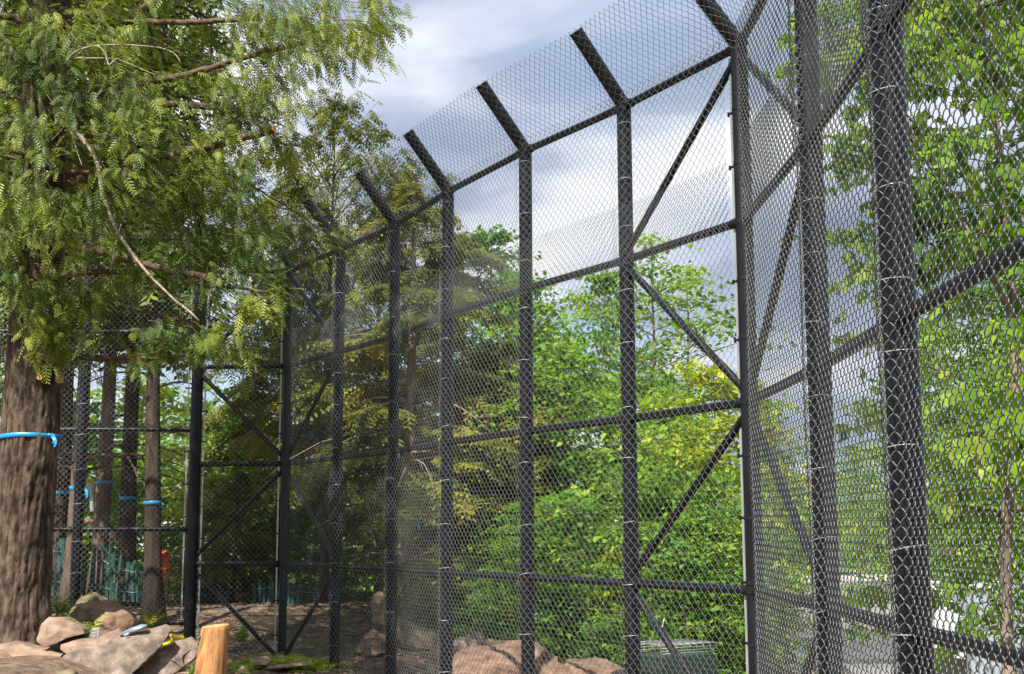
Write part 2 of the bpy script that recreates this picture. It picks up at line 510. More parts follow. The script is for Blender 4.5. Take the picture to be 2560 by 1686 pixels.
# ------------------------------------------------------------------ chain-link fence
S = 1.22
Z4 = EYE - 0.387
ZR_ = {k: Z4 + (4 - k) * S for k in range(0, 7)}       # rail heights, 1 = top
PP = {'6': (1.560, 8.550), '5': (0.880, 9.821), '4': (0.122, 11.016), '3': (-0.617, 12.383), '2': (-1.257, 13.776), '1': (-2.001, 14.980), '0': (-2.812, 16.250)}
MAIN = [np.array(PP[k]) for k in '6543210']
RIGHT = [np.array(PP['6']), np.array([1.588, 6.701]), np.array([1.551, 5.155]), np.array([1.515, 2.95]), np.array([1.48, 1.35])]
SHORT = [np.array(PP['0']), np.array([-3.960, 16.332])]
LEFT = [np.array([-3.960, 16.332]), np.array([-5.36, 16.25]), np.array([-6.80, 16.17]), np.array([-8.25, 16.09])]
PH = 0.03625
RP, RR = 0.057, 0.030


def unit(v):
    return np.asarray(v, float) / np.linalg.norm(v)


class Wall:
    def __init__(self, pts, nin, bul=None):
        self.A = np.array(pts)
        seg = np.diff(self.A, axis=0)
        self.s = np.concatenate([[0], np.cumsum(np.hypot(*seg.T))])
        self.n = np.asarray(nin, float)
        self.corner = False
        self.bul = bul if bul is not None else np.full(len(pts), RP + 0.008)

    def O(self, s):
        return np.stack([np.interp(s, self.s, self.A[:, 0]), np.interp(s, self.s, self.A[:, 1])], -1)

    def off(self, s):
        b = np.full(np.shape(s), RR + 0.007)
        for si, h in zip(self.s, self.bul):
            b = np.maximum(b, RR + 0.007 + (h - RR - 0.007) * np.exp(-(np.abs((s - si)) / 0.085) ** 2.4))
        if self.corner:
            b = b * smooth(0.0, 0.22, s) + 0.004
        return b


def strands(s0, s1, h0, h1, mapper, r=0.0020, sides=3, sub=2, dep=0.0045, seed=0, wob=0.004):
    ns = max(2, int(round((s1 - s0) / PH)))
    m = max(2, int(round((h1 - h0) / PH)))
    q = np.arange(m * sub + 1)
    row = q // sub
    fr = (q % sub) / sub
    i = np.arange(ns)[:, None]
    par0 = (i + row[None]) % 2                     # side at the row: 1 = right
    par1 = (i + row[None] + 1) % 2
    a = par0 * (1 - fr) + par1 * fr
    a = -0.05 + 1.10 * a
    ss = s0 + (i + a) * PH
    hh = h0 + (row + fr)[None] * PH + 0 * ss
    sgn = np.where(par1 > par0, 1.0, -1.0)
    dd = sgn * np.where(fr > 0, dep, 0.0)[None]
    ph = seed * 1.7
    ss = ss + wob * (np.sin(hh * 2.1 + ss * 1.3 + ph) + 0.6 * np.sin(hh * 5.3 - ss * 2.2 + 2 * ph))
    hh = hh + wob * (np.sin(ss * 3.1 + ph) + 0.7 * np.sin(ss * 1.2 + hh * 1.5 + ph))
    dd = dd + 0.004 * np.sin(hh * 3.3 + ph) * np.sin(ss * 4.1 + ph)
    P, Nn = mapper(ss, hh, dd)
    T = np.gradient(P, axis=1)
    T /= np.linalg.norm(T, axis=2, keepdims=True)
    A = np.cross(T, Nn)
    A /= np.linalg.norm(A, axis=2, keepdims=True)
    B = np.cross(A, T)
    ang = np.arange(sides) / sides * 2 * np.pi + 0.5
    V = P[:, :, None] + r * (np.cos(ang)[None, None, :, None] * A[:, :, None] + np.sin(ang)[None, None, :, None] * B[:, :, None])
    n = P.shape[1]
    base = (np.arange(ns)[:, None, None] * n + np.arange(n - 1)[None, :, None]) * sides
    j = np.arange(sides)[None, None]
    j2 = (j + 1) % sides
    Qd = np.stack([base + j, base + j2, base + sides + j2, base + sides + j], -1).reshape(-1, 4)
    return V.reshape(-1, 3), Qd


def wire_roll(wall, s0, s1, z0, z1, parent, label, extra=0.0, **kw):
    nin = np.array([*wall.n, 0.0])

    def mp(ss, hh, dd):
        o = wall.O(ss)
        P = np.concatenate([o, hh[..., None]], -1) + nin * (wall.off(ss) + dd + extra)[..., None]
        return P, np.broadcast_to(nin, P.shape)
    V, Qd = strands(s0, s1, z0, z1, mp, **kw)
    o = obj('wire_mesh', mesh_np('wire_mesh', V, Qd, M['wire'], True), parent, label)
    o['kind'] = 'stuff'
    return o


def post(p, z0, z1, r, parent, arm=None, armlen=0.64):
    rod('post', [*p, z0], [*p, z1], r, M['steel'], parent, 24)
    if arm is not None:
        a = np.array([*p, z1 - 0.02])
        d = unit(arm)
        b = a + d * (armlen + 0.03)
        rod('extension_arm', a, b, r * 0.97, M['steel'], parent, 24)
        rod('arm_cap', b, b + d * 0.012, r * 1.03, M['band'], parent, 24)


def ring(p, z, r, h, parent, name='rail_collar'):
    return rod(name, [*p, z - h / 2], [*p, z + h / 2], r, M['band'], parent, 20)


def hrail(a, b, z, parent, r=RR, inset=RP):
    a, b = np.asarray(a), np.asarray(b)
    d = unit(b - a)
    a2, b2 = a + d * inset * 0.85, b - d * inset * 0.85
    rod('rail', [*a2, z], [*b2, z], r, M['steel'], parent, 14)
    for q, e in ((a2, d), (b2, -d)):
        q0 = q + e * 0.012
        rod('rail_cup', [*q0, z], [*(q0 + e * 0.05), z], r * 1.18, M['band'], parent, 14)


def brace(a, za, b, zb, parent, r=0.027):
    A = np.array([*a, za]); B = np.array([*b, zb])
    d = unit(B - A)
    rod('brace', A + d * 0.07, B - d * 0.07, r, M['steel'], parent, 14)


TIE = {}


def tie(p, z, r, nin, parent, rng):
    key = round(r, 3)
    if key not in TIE:
        t = np.linspace(-1.75, 1.75, 9)
        P = np.stack([np.cos(t) * (r + 0.012), np.sin(t) * (r + 0.012), 0.010 * np.sin(t * 1.3)], -1)
        P[0] += [-0.01, 0.014, 0.012]
        P[-1] += [0.012, 0.006, -0.012]
        V, f = tube_np(P, 0.0020, 6)
        TIE[key] = mesh_np('tie_wire', V, f, M['tie'])
    o = obj('tie_wire', TIE[key], parent)
    o.matrix_parent_inverse = Matrix.Translation(parent.location).inverted()
    o.location = (p[0], p[1], z)
    o.rotation_euler = (rng.uniform(-0.12, 0.12), rng.uniform(-0.12, 0.12), math.atan2(nin[1], nin[0]) + rng.uniform(-0.3, 0.3))


def tension(p, d, z0, z1, step, parent, r, off, rng):
    """flat bar on the mesh edge held to the terminal post by bands"""
    q = np.asarray(p) + d * off
    e = np.array([-d[1], d[0]])
    V = []
    for z in (z0, z1):
        for sx, sy in ((-1, -1), (1, -1), (1, 1), (-1, 1)):
            c = q + d * 0.010 * sx + e * 0.003 * sy
            V.append([c[0], c[1], z])
    fs = [np.array([[0, 3, 2, 1], [4, 5, 6, 7], [0, 1, 5, 4], [1, 2, 6, 5], [2, 3, 7, 6], [3, 0, 4, 7]])]
    obj('tension_bar', mesh_np('tension_bar', np.array(V), fs, M['bar'], False), parent)
    z = z0 + 0.2
    while z < z1 - 0.05:
        A = Acc()
        A.tube([[p[0], p[1], z - 0.012], [p[0], p[1], z + 0.012]], r + 0.004, 20)
        a = np.array([*(np.asarray(p) + d * (r - 0.002)), z])
        b = np.array([*(q + d * 0.030), z])
        A.tube([a, (a + b) / 2, b], [0.010, 0.009, 0.009], 6)
        A.tube([b - [0, 0, 0.016], b + [0, 0, 0.016]], 0.008, 6)
        obj('tension_band', A.mesh('tension_band', M['band'], False), parent)
        z += step * rng.uniform(0.93, 1.07)


frng = np.random.default_rng(3)
NM = -NOUT
UPA = rad(50)
ARM_M = np.array([*(NM * math.cos(UPA)), math.sin(UPA)])
NRI = np.array([-1.0, -0.02])
ARM_R = np.array([*(NRI * math.cos(UPA)), math.sin(UPA)])
ARM_C = unit(ARM_M + ARM_R)
NL = np.array([0.07, -1.0])
NL = NL / np.linalg.norm(NL)
ARM_L = np.array([*(NL * math.cos(UPA)), math.sin(UPA)])
ARM_C0 = unit(ARM_M * 1.3 + ARM_L * 0.4)
ZB = -0.35

# long wall
fm = thing('chain_link_fence', 'long tall chain-link fence wall receding through the middle, black posts with angled tops', 'fence', (*MAIN[0], 0.0), 'chain-link walls of the enclosure')
wm = Wall(MAIN, NM, np.array([RR + 0.01, RP + .008, RP + .008, RP + .008, RP + .008, RP + .008, RR + 0.01]))
for i, p in enumerate(MAIN):
    post(p, ZB - 0.4 - (0.5 if i < 3 else 0), ZR_[1] + 0.03, RP if i not in (6,) else 0.052, fm, ARM_C if i == 0 else (ARM_C0 if i == 6 else ARM_M), 0.64 if i else 0.70)
    for k in (1, 2, 3, 4):
        ring(p, ZR_[k] + 0.03 * (1 if k == 1 else 0), RP + 0.0045, 0.035, fm)
for i in range(6):
    for k in (1, 2, 3, 4):
        hrail(MAIN[i], MAIN[i + 1], ZR_[k], fm)
e5, e6 = MAIN[1], MAIN[0]
for (a, ka, b, kb) in ((e6, 1, e5, 2), (e5, 2, e6, 3), (e6, 3, e5, 4), (e5, 4, e6, 5)):
    brace(a, ZR_[ka] - 0.06 if ka < kb and False else ZR_[ka] - 0.05, b, ZR_[kb] + 0.05, fm)
e1, e0 = MAIN[5], MAIN[6]
for (a, ka, b, kb) in ((e0, 1, e1, 2), (e1, 2, e0, 3), (e0, 3, e1, 4), (e1, 4, e0, 5)):
    brace(a, ZR_[ka] - 0.05, b, ZR_[kb] + 0.05, fm)
LM = wm.s[-1]
wire_roll(wm, 0.10, LM - 0.06, ZB - 0.5, ZR_[2] + 0.42, fm, 'lower roll of galvanised diamond mesh', seed=1)
wire_roll(wm, 0.118, LM - 0.06, ZR_[2] - 0.06, ZR_[1] + 0.10, fm, 'upper roll of galvanised diamond mesh', seed=2, extra=0.009)


def over_roll(wall, s0, s1, arm_at, parent, zb, length, **kw):
    def mp(ss, hh, dd):
        o = wall.O(ss)
        U = arm_at(ss)
        along = np.array([*unit(wall.A[-1] - wall.A[0]), 0.0])
        Nn = np.cross(U, along)
        Nn /= np.linalg.norm(Nn, axis=-1, keepdims=True)
        sg = np.sign((Nn[..., 2]).mean())
        Nn = Nn * (-sg)                                   # the underside, towards the inside
        base = np.concatenate([o, np.full(ss.shape + (1,), zb)], -1)
        P = base + U * hh[..., None] + Nn * (wall.off(ss) + dd)[..., None]
        return P, Nn
    V, Qd = strands(s0, s1, -0.03, length, mp, **kw)
    o = obj('wire_mesh', mesh_np('wire_mesh', V, Qd, M['wire'], True), parent, 'overhanging strip of mesh tied to the angled arms')
    o['kind'] = 'stuff'


def arm_main(ss):
    t = smooth(wm.s[1], 0.0, ss)[..., None]
    t0 = smooth(wm.s[5], wm.s[6], ss)[..., None]
    U = ARM_M * (1 - t) * (1 - t0) + ARM_C * t * 1.05 + ARM_C0 * t0
    return U / np.linalg.norm(U, axis=-1, keepdims=True)


wo = Wall(MAIN, NM, np.full(7, RP + 0.008))
over_roll(wo, 0.0, LM, arm_main, fm, ZR_[1] + 0.02, 0.70, seed=3)
d65 = unit(MAIN[1] - MAIN[0])
tension(MAIN[0], d65, 0.2, ZR_[1] - 0.05, 0.40, fm, RP, 0.105, frng)
for i in range(1, 6):
    z = 0.25
    while z < ZR_[1]:
        tie(MAIN[i], z + frng.uniform(-.05, .05), RP + 0.004, NM, fm, frng)
        z += 0.44

# right wall
fr_ = thing('chain_link_fence', 'near chain-link fence wall at the right, in front of the young maple', 'fence', (*RIGHT[1], 0.0), 'chain-link walls of the enclosure')
RPR = [RP, 0.061, 0.068, 0.068, 0.068]
wr = Wall(RIGHT, NRI, np.array([RR + .007, .069, .076, .076, .076]))
for i, p in enumerate(RIGHT):
    if i:
        post(p, ZB - 0.9, ZR_[1] + 0.03, RPR[i], fr_, ARM_R)
        for k in (1, 2, 3, 4):
            ring(p, ZR_[k], RPR[i] + 0.0045, 0.035, fr_)
for i in range(4):
    for k in (1, 2, 3, 4, 5):
        hrail(RIGHT[i], RIGHT[i + 1], ZR_[k], fr_)
q6, q1 = RIGHT[0], RIGHT[1]
for (a, ka, b, kb) in ((q6, 1, q1, 2), (q1, 2, q6, 3), (q6, 3, q1, 4), (q1, 4, q6, 5)):
    brace(a, ZR_[ka] - 0.05, b, ZR_[kb] + 0.05, fr_)
LR = wr.s[-1]
wr.corner = True
wire_roll(wr, 0.060, LR, ZB - 0.6, ZR_[2] + 0.50, fr_, 'lower roll of galvanised diamond mesh', seed=4, sides=4, sub=4, r=0.0025, dep=0.006)
wire_roll(wr, 0.078, LR, ZR_[2] - 0.07, ZR_[1] + 0.10, fr_, 'upper roll of galvanised diamond mesh', seed=5, extra=0.012, sides=4, sub=3, r=0.0025, dep=0.006)


def arm_right(ss):
    t = smooth(wr.s[1], 0.0, ss)[..., None]
    U = ARM_R * (1 - t) + ARM_C * t
    return U / np.linalg.norm(U, axis=-1, keepdims=True)


over_roll(Wall(RIGHT, NRI, np.full(5, 0.07)), 0.0, wr.s[2], arm_right, fr_, ZR_[1] + 0.02, 0.70, seed=6)
for i in (1, 2, 3):
    z = 0.35
    while z < ZR_[1]:
        tie(RIGHT[i], z + frng.uniform(-.05, .05), RPR[i] + 0.005, NRI + np.array([0, -0.6]), fr_, frng)
        z += 0.36

# short wall facing the camera
fs_ = thing('chain_link_fence', 'short square-on chain-link bay between the thick left post and the far corner post', 'fence', (*SHORT[1], 0.0), 'chain-link walls of the enclosure')
post(SHORT[1], -0.6, 5.15, 0.072, fs_, ARM_L, 0.6)
for k in (1, 2, 3, 4):
    hrail(SHORT[0], SHORT[1], ZR_[k], fs_, inset=0.06)
    ring(SHORT[1], ZR_[k], 0.077, 0.035, fs_)
a, b = SHORT
for (p, kp, q, kq) in ((a, 1, b, 2), (b, 2, a, 3), (a, 3, b, 4), (b, 4, a, 5)):
    brace(p, ZR_[kp] - 0.05, q, ZR_[kq] + 0.05, fs_)
wsf = Wall(SHORT, NL, np.array([RR + .01, RR + .01]))
wire_roll(wsf, 0.09, wsf.s[-1] - 0.10, -0.30, ZR_[1] + 0.10, fs_, 'galvanised diamond mesh', seed=7, r=0.0021)
ds = unit(b - a)
tension(a, ds, 0.05, ZR_[1], 0.40, fs_, 0.052, 0.085, frng)
tension(b, -ds, 0.05, ZR_[1], 0.40, fs_, 0.072, 0.105, frng)

# left wall
fl = thing('chain_link_fence', 'chain-link fence wall at the left, behind the big trunk, before the green slat fence', 'fence', (*LEFT[1], 0.0), 'chain-link walls of the enclosure')
ZL = [5.20, 4.00, 2.765, 1.535, 0.40]
for i, p in enumerate(LEFT):
    if i:
        post(p, -0.4, 5.25, 0.062 if i == 1 else 0.055, fl, ARM_L, 0.6)
        for z in ZL[:4]:
            ring(p, z, 0.067 if i == 1 else 0.06, 0.035, fl)
for i in range(3):
    for z in ZL:
        hrail(LEFT[i], LEFT[i + 1], z, fl, inset=0.065)
wl = Wall(LEFT, NL, np.array([RR + .01, .07, .065, .065]))
wire_roll(wl, 0.11, wl.s[-1], 0.0, 5.3, fl, 'galvanised diamond mesh', seed=8, r=0.0021)
dl = unit(LEFT[1] - LEFT[0])
tension(LEFT[0], dl, 0.3, 5.1, 0.40, fl, 0.073, 0.105, frng)
for i in (1, 2):
    z = 0.6
    while z < 5:
        tie(LEFT[i], z + frng.uniform(-.05, .05), 0.066, NL, fl, frng)
        z += 0.42

# ------------------------------------------------------------------ foliage builders
def frame_from(dirs, ups):
    x = dirs / (np.linalg.norm(dirs, axis=1, keepdims=True) + 1e-9)
    y = np.cross(ups, x)
    y /= np.linalg.norm(y, axis=1, keepdims=True) + 1e-9
    z = np.cross(x, y)
    return np.stack([x, y, z], 2)


def scatter(TV, TF, pos, dirs, ups, scale):
    R = frame_from(dirs, ups)
    V = np.einsum('nij,vj->nvi', R, TV) * scale[:, None, None] + pos[:, None]
    nV = len(TV)
    Fx = (np.arange(len(pos))[:, None, None] * nV + TF[None]).reshape(-1, TF.shape[1])
    return V.reshape(-1, 3), Fx


def frond_template(pairs=7, wid=0.085, ln=0.42, droop=0.18):
    V, Fq = [], []

    def blade(a, b, w):
        a, b = np.array(a), np.array(b)
        d = b - a
        s = np.array([-d[1], d[0], 0]); s = s / (np.linalg.norm(s) + 1e-9) * w / 2
        m = a + d * 0.45
        n = len(V)
        V.extend([a, m + s, b, m - s])
        Fq.append([n, n + 1, n + 2, n + 3])
    zf = lambda x: -droop * x * x
    blade((0, 0, 0), (1, 0, zf(1)), wid * 0.6)
    for k in range(pairs):
        x = 0.08 + 0.86 * k / (pairs - 1)
        l = ln * (1 - 0.62 * x) * (0.75 if k == 0 else 1)
        for s in (-1, 1):
            xx = x + 0.03 * s
            blade((xx, 0, zf(xx)), (xx + l * 0.62, s * l * 0.80, zf(xx) - 0.06 - 0.12 * l), wid)
    return np.array(V), np.array(Fq)


FROND = frond_template(6, 0.085, 0.38, 0.14)
FROND_LO = frond_template(4, 0.13, 0.5)


def leaf_template():      # simple pointed leaf folded along the midrib
    V = np.array([[0, 0, 0], [0.45, 0.34, 0.06], [1, 0, -0.1], [0.45, -0.34, 0.06], [0.55, 0, 0.0]])
    Fq = np.array([[0, 4, 1], [4, 2, 1], [0, 3, 4], [4, 3, 2]])
    return V, Fq


LEAF = leaf_template()


def maple_template():
    pts = [(0.0, 0.0), (-0.10, 0.30), (0.10, 0.20), (0.28, 0.52), (0.40, 0.40), (0.46, 0.42), (0.52, 0.24), (0.66, 0.22), (0.72, 0.12), (1.0, 0.0)]
    top = pts[1:-1]
    ring_ = [pts[0]] + top + [pts[-1]] + [(x, -y) for x, y in top[::-1]]
    V = [[x, y, -0.10 * x * x + 0.22 * abs(y) * (0.6 - abs(y))] for x, y in ring_] + [[0.34, 0, 0]]
    c = len(ring_)
    Fq = [[c, i, (i + 1) % c] for i in range(c)]
    return np.array(V), np.array(Fq)


MAPLE = maple_template()


def rand_dirs(rng, n):
    a = rng.uniform(0, 2 * np.pi, n)
    return a


def rep(T, k):
    return np.repeat(T, k)


def broadleaf(seed, H, R, base, nl, ls, mat, bark, tr=0.06, layer=0.6, bend=0.25, dens_top=1.0, irregular=0.4):
    """trunk with limbs and a leafy crown of loose, flattish leaf layers; returns two meshes"""
    rng = np.random.default_rng(seed)
    tn = 10
    zz = np.linspace(0, H * 0.96, tn)
    wv = np.cumsum(rng.normal(0, bend / tn, (tn, 2)), 0)
    wv[0] = 0
    TP = np.column_stack([wv, zz])
    A = Acc()
    A.tube(TP, np.interp(zz, [0, H * 0.08, H], [tr * 1.25, tr, tr * 0.12]), 9)
    pos, nor, out_ = [], [], []
    nb = int(14 + H * 3.2)
    for b in range(nb):
        f = (b + rng.uniform(0, 1)) / nb
        z = base + (H * 0.97 - base) * f
        prof = (math.sin(math.pi * min(1, (0.16 + 0.84 * f)) ** 0.8)) ** 0.7
        l = R * max(0.18, prof) * rng.uniform(1 - irregular, 1.15)
        az = b * 2.39996 + rng.uniform(-0.5, 0.5)
        up = rng.uniform(0.05, 0.45) + 0.35 * f
        o = np.array([np.interp(z, zz, TP[:, 0]), np.interp(z, zz, TP[:, 1]), z])
        k = 6
        t = np.linspace(0, 1, k)
        d = np.array([math.cos(az), math.sin(az), 0])
        sd = np.array([-d[1], d[0], 0]) * rng.uniform(-0.35, 0.35)
        BP = o + (d * t[:, None] + sd * (t ** 2)[:, None]) * l + np.array([0, 0, 1]) * ((up * t - 0.28 * t * t) * l)[:, None]
        A.tube(BP, np.linspace(tr * 0.34 * (1 - 0.5 * f), 0.004, k), 5)
        m = max(4, int(nl / nb))
        tt = rng.uniform(0.22, 1.02, m) ** 0.75
        spread = l * 0.32
        q = np.stack([np.interp(tt, t, BP[:, c]) for c in range(3)], -1)
        # leaves gather in small flat sprays
        ns = max(3, m // 14)
        sc = rng.normal(0, 1, (ns, 3)) * [spread, spread, spread * 0.32 * layer]
        which = rng.integers(0, ns, m)
        ts = np.sort(rng.uniform(0.25, 1.0, ns))
        sq = np.stack([np.interp(ts, t, BP[:, c]) for c in range(3)], -1) + sc
        q = sq[which] + rng.normal(0, 1, (m, 3)) * [0.20, 0.20, 0.055] * (0.5 + R * 0.28)
        pos.append(q)
        for s_ in range(ns):
            if rng.random() < 0.5:
                j = np.interp(ts[s_], t, np.arange(k))
                p0 = np.array([np.interp(ts[s_], t, BP[:, c]) for c in range(3)])
                A.tube([p0, (p0 + sq[s_]) / 2 + [0, 0, 0.02], sq[s_]], [0.006, 0.004, 0.002], 3)
    pos = np.concatenate(pos)
    n = len(pos)
    az = rng.uniform(0, 2 * np.pi, n)
    dirs = np.stack([np.cos(az), np.sin(az), rng.uniform(-0.75, 0.1, n)], -1)
    ups = np.stack([rng.normal(0, 0.45, n), rng.normal(0, 0.45, n), np.ones(n)], -1)
    sc = ls * rng.uniform(0.6, 1.25, n)
    V, Fx = scatter(*LEAF, pos, dirs, ups, sc)
    cl = fbm(pos[:, 0] * 0.9 + seed, pos[:, 1] * 0.9, pos[:, 2] * 1.3, 3)
    t_ = np.clip(0.5 + (cl - 0.5) * 1.6 + rng.normal(0, 0.17, n), 0, 1)
    return A.mesh('trunk', bark), mesh_np('crown', V, Fx, mat, False, rep(t_, len(LEAF[0])))


def conifer(seed, H, R, base, nf, fs, mat, bark, tr=0.13, dead=0, tmpl=FROND_LO, droop=0.35, dead_from=0.8, twigmat=None, top_pow=0.85, gap=0.0, rise=0.0):
    rng = np.random.default_rng(seed)
    A = Acc()
    zz = np.linspace(-0.25, H, 12)
    wv = np.column_stack([0.06 * np.sin(zz * 0.5 + seed), 0.06 * np.cos(zz * 0.43 + seed)])
    TP = np.column_stack([wv, zz])
    A.tube(TP, np.interp(zz, [-0.25, 0.05, 0.5, H], [tr * 1.7, tr * 1.35, tr, 0.012]), 12)
    DM = []
    for k in range(dead):
        D = Acc()
        z = rng.uniform(dead_from, base + 0.25 * (H - base))
        az = rng.uniform(0, 2 * np.pi)
        l = rng.uniform(0.7, 2.3)
        t = np.linspace(0, 1, 6)
        d = np.array([math.cos(az), math.sin(az), 0])
        o = np.array([0, 0, z]) + d * tr * 0.5
        BP = o + d * (t * l)[:, None] + np.array([0, 0, 1]) * ((0.25 * t - rng.uniform(0.3, 0.75) * t * t) * l)[:, None] + rng.normal(0, 0.015, (6, 3)) * t[:, None]
        D.tube(BP, np.linspace(0.020, 0.005, 6), 5)
        for s_ in range(3):
            tt = rng.uniform(0.3, 0.9)
            p0 = np.array([np.interp(tt, t, BP[:, c]) for c in range(3)])
            e = unit(d + rng.normal(0, 0.6, 3)) * rng.uniform(0.15, 0.5)
            D.tube([p0, p0 + e * 0.5 + [0, 0, -0.02], p0 + e + [0, 0, -0.08]], [0.006, 0.005, 0.002], 3)
        DM.append(D.mesh('dead_branch', twigmat or M['bark_pale']))
    pos, dirs, ups = [], [], []
    nb = int((H - base) * 11)
    per = nf / nb
    for b in range(nb):
        f = (b + rng.uniform(0, 1)) / nb
        z = base + (H - base) * f
        l = R * max(0.05, (1 - f) ** top_pow) * rng.uniform(0.55, 1.15) + 0.12
        az = rng.uniform(0, 2 * np.pi)
        up = 0.35 * f + rng.uniform(-0.1, 0.25) + rise * (0.3 + f)
        k = 7
        t = np.linspace(0, 1, k)
        d = np.array([math.cos(az), math.sin(az), 0])
        s = np.array([-d[1], d[0], 0])
        o = np.array([0, 0, z])
        BP = o + d * (t * l)[:, None] + np.array([0, 0, 1]) * ((up * t - droop * t * t) * l)[:, None] + s * (rng.uniform(-.15, .15) * l * t * t)[:, None]
        A.tube(BP, np.linspace(0.022 * (1 - 0.7 * f) + 0.004, 0.003, k), 4)
        m = int(per * (0.35 + 1.3 * (1 - f)) * rng.uniform(0.6, 1.3)) + 3
        tt = 1 - (1 - 0.18) * rng.uniform(0, 1, m) ** 1.25
        q = np.stack([np.interp(tt, t, BP[:, c]) for c in range(3)], -1)
        side = rng.choice([-1, 1], m)
        lat = rng.uniform(0, 0.42, m) * l * (1.05 - tt) * 1.2
        q = q + s * (side * lat)[:, None] + d * (lat * 0.5)[:, None]
        q[:, 2] -= rng.uniform(0, 0.10, m) + 0.25 * lat
        dd = d * rng.uniform(0.35, 1.0, m)[:, None] + s * (side * rng.uniform(0.1, 0.9, m))[:, None]
        dd[:, 2] += rng.uniform(-0.75, 0.02, m)
        pos.append(q); dirs.append(dd)
    pos, dirs = np.concatenate(pos), np.concatenate(dirs)
    n = len(pos)
    ups = np.stack([rng.normal(0, 0.35, n), rng.normal(0, 0.35, n), np.ones(n)], -1)
    sc = fs * rng.uniform(0.6, 1.3, n)
    V, Fx = scatter(*tmpl, pos, dirs, ups, sc)
    cl = fbm(pos[:, 0] * 1.1 + seed, pos[:, 1] * 1.1, pos[:, 2] * 1.4, 3)
    t_ = np.clip(0.48 + (cl - 0.5) * 1.8 + rng.normal(0, 0.15, n), 0, 1)
    return A.mesh('trunk', bark), *DM, mesh_np('crown', V, Fx, mat, False, rep(t_, len(tmpl[0])))


def plant_tree(name, label, cat, meshes, loc, group, rot=0.0, sc=1.0, scz=None, lean=(0, 0)):
    e = thing(name, label, cat, (0, 0, 0), group)
    names = {'trunk': 'trunk', 'crown': 'crown', 'dead_branches': 'dead_branches'}
    for me in meshes:
        if me is None:
            continue
        o = bpy.data.objects.new(me.name.split('.')[0], me)
        COL.objects.link(o)
        o.parent = e
    e.location = Vector([float(v) for v in loc])
    e.rotation_euler = (lean[0], lean[1], rot)
    e.scale = (sc, sc, scz or sc)
    return e


def grd(px, Y):
    """ground point under photo column px at distance Y"""
    x = (px - CX) / F * Y * 1.0
    return np.array([x, Y, float(hgt(x, Y))])


def top_z(py, Y):
    return at(1280, py, Y)[2]

# ------------------------------------------------------------------ the big hemlock at the left
HY = 12.5
hrng = np.random.default_rng(21)
hp = [(34, 1640), (38, 1590), (56, 1300), (75, 1100), (90, 850), (100, 600), (110, 300), (118, 0), (124, -400), (130, -900), (134, -1400)]
HT = np.array([at(px, py, HY) for px, py in hp])
HT[0, 2] = min(HT[0, 2], HT[1, 2] - 0.18)
hz = HT[:, 2]
hroot = HT[1].copy()


def hx(z):
    return np.stack([np.interp(z, hz, HT[:, 0]), np.interp(z, hz, HT[:, 1])], -1)


def hr(z):
    return np.interp(z, [hz[0], hz[1], hz[1] + 0.35, hz[1] + 1.1, hz[4], hz[7], hz[-1]], [0.40, 0.34, 0.295, 0.280, 0.250, 0.18, 0.05])


big = thing('hemlock_tree', 'big old hemlock tree with a thick bare trunk and drooping boughs at the left edge', 'tree', hroot)
nz_, na_ = 330, 110
zz = np.concatenate([np.linspace(hz[0], hz[6], 270), np.linspace(hz[6] + 0.05, hz[-1], 60)])
aa = np.arange(na_) / na_ * 2 * np.pi
ZZ, AA = np.meshgrid(zz, aa, indexing='ij')
rr0 = hr(ZZ)
ca, sa = np.cos(AA), np.sin(AA)
warp = 0.5 * (fbm(ca * 3, sa * 3, ZZ * 1.1, 3) - 0.5)
fiss = 1 - np.abs(2 * vnoise(ca * 9 + warp * 3, sa * 9 + 4 + warp * 3, ZZ * 2.6) - 1)
fiss2 = 1 - np.abs(2 * vnoise(ca * 19 + 7, sa * 19 + warp * 4, ZZ * 7.5) - 1)
plate = fbm(ca * 14, sa * 14, ZZ * 16, 4)
hgtmap = (1 - fiss ** 3) * 0.6 + (1 - fiss2 ** 3) * 0.3 + plate * 0.35
lump = fbm(ca * 1.3 + 3, sa * 1.3, ZZ * 0.8, 2) - 0.5
RRR = rr0 * (1 + 0.09 * lump + 0.05 * np.cos(AA * 5 + 1) * smooth(hz[1] + 0.7, hz[1], ZZ)) + 0.040 * (hgtmap - 0.75)
cxy = hx(ZZ)
V = np.stack([cxy[..., 0] + RRR * ca, cxy[..., 1] + RRR * sa, ZZ], -1).reshape(-1, 3)
i_ = np.arange(len(zz) - 1)[:, None] * na_
j_ = np.arange(na_)[None]
Q = np.stack([i_ + j_, i_ + (j_ + 1) % na_, i_ + na_ + (j_ + 1) % na_, i_ + na_ + j_], -1).reshape(-1, 4)
obj('trunk', mesh_np('trunk', V, Q, M['bark'], True, np.clip(hgtmap.ravel() * 0.9 - 0.1, 0, 1)), big)

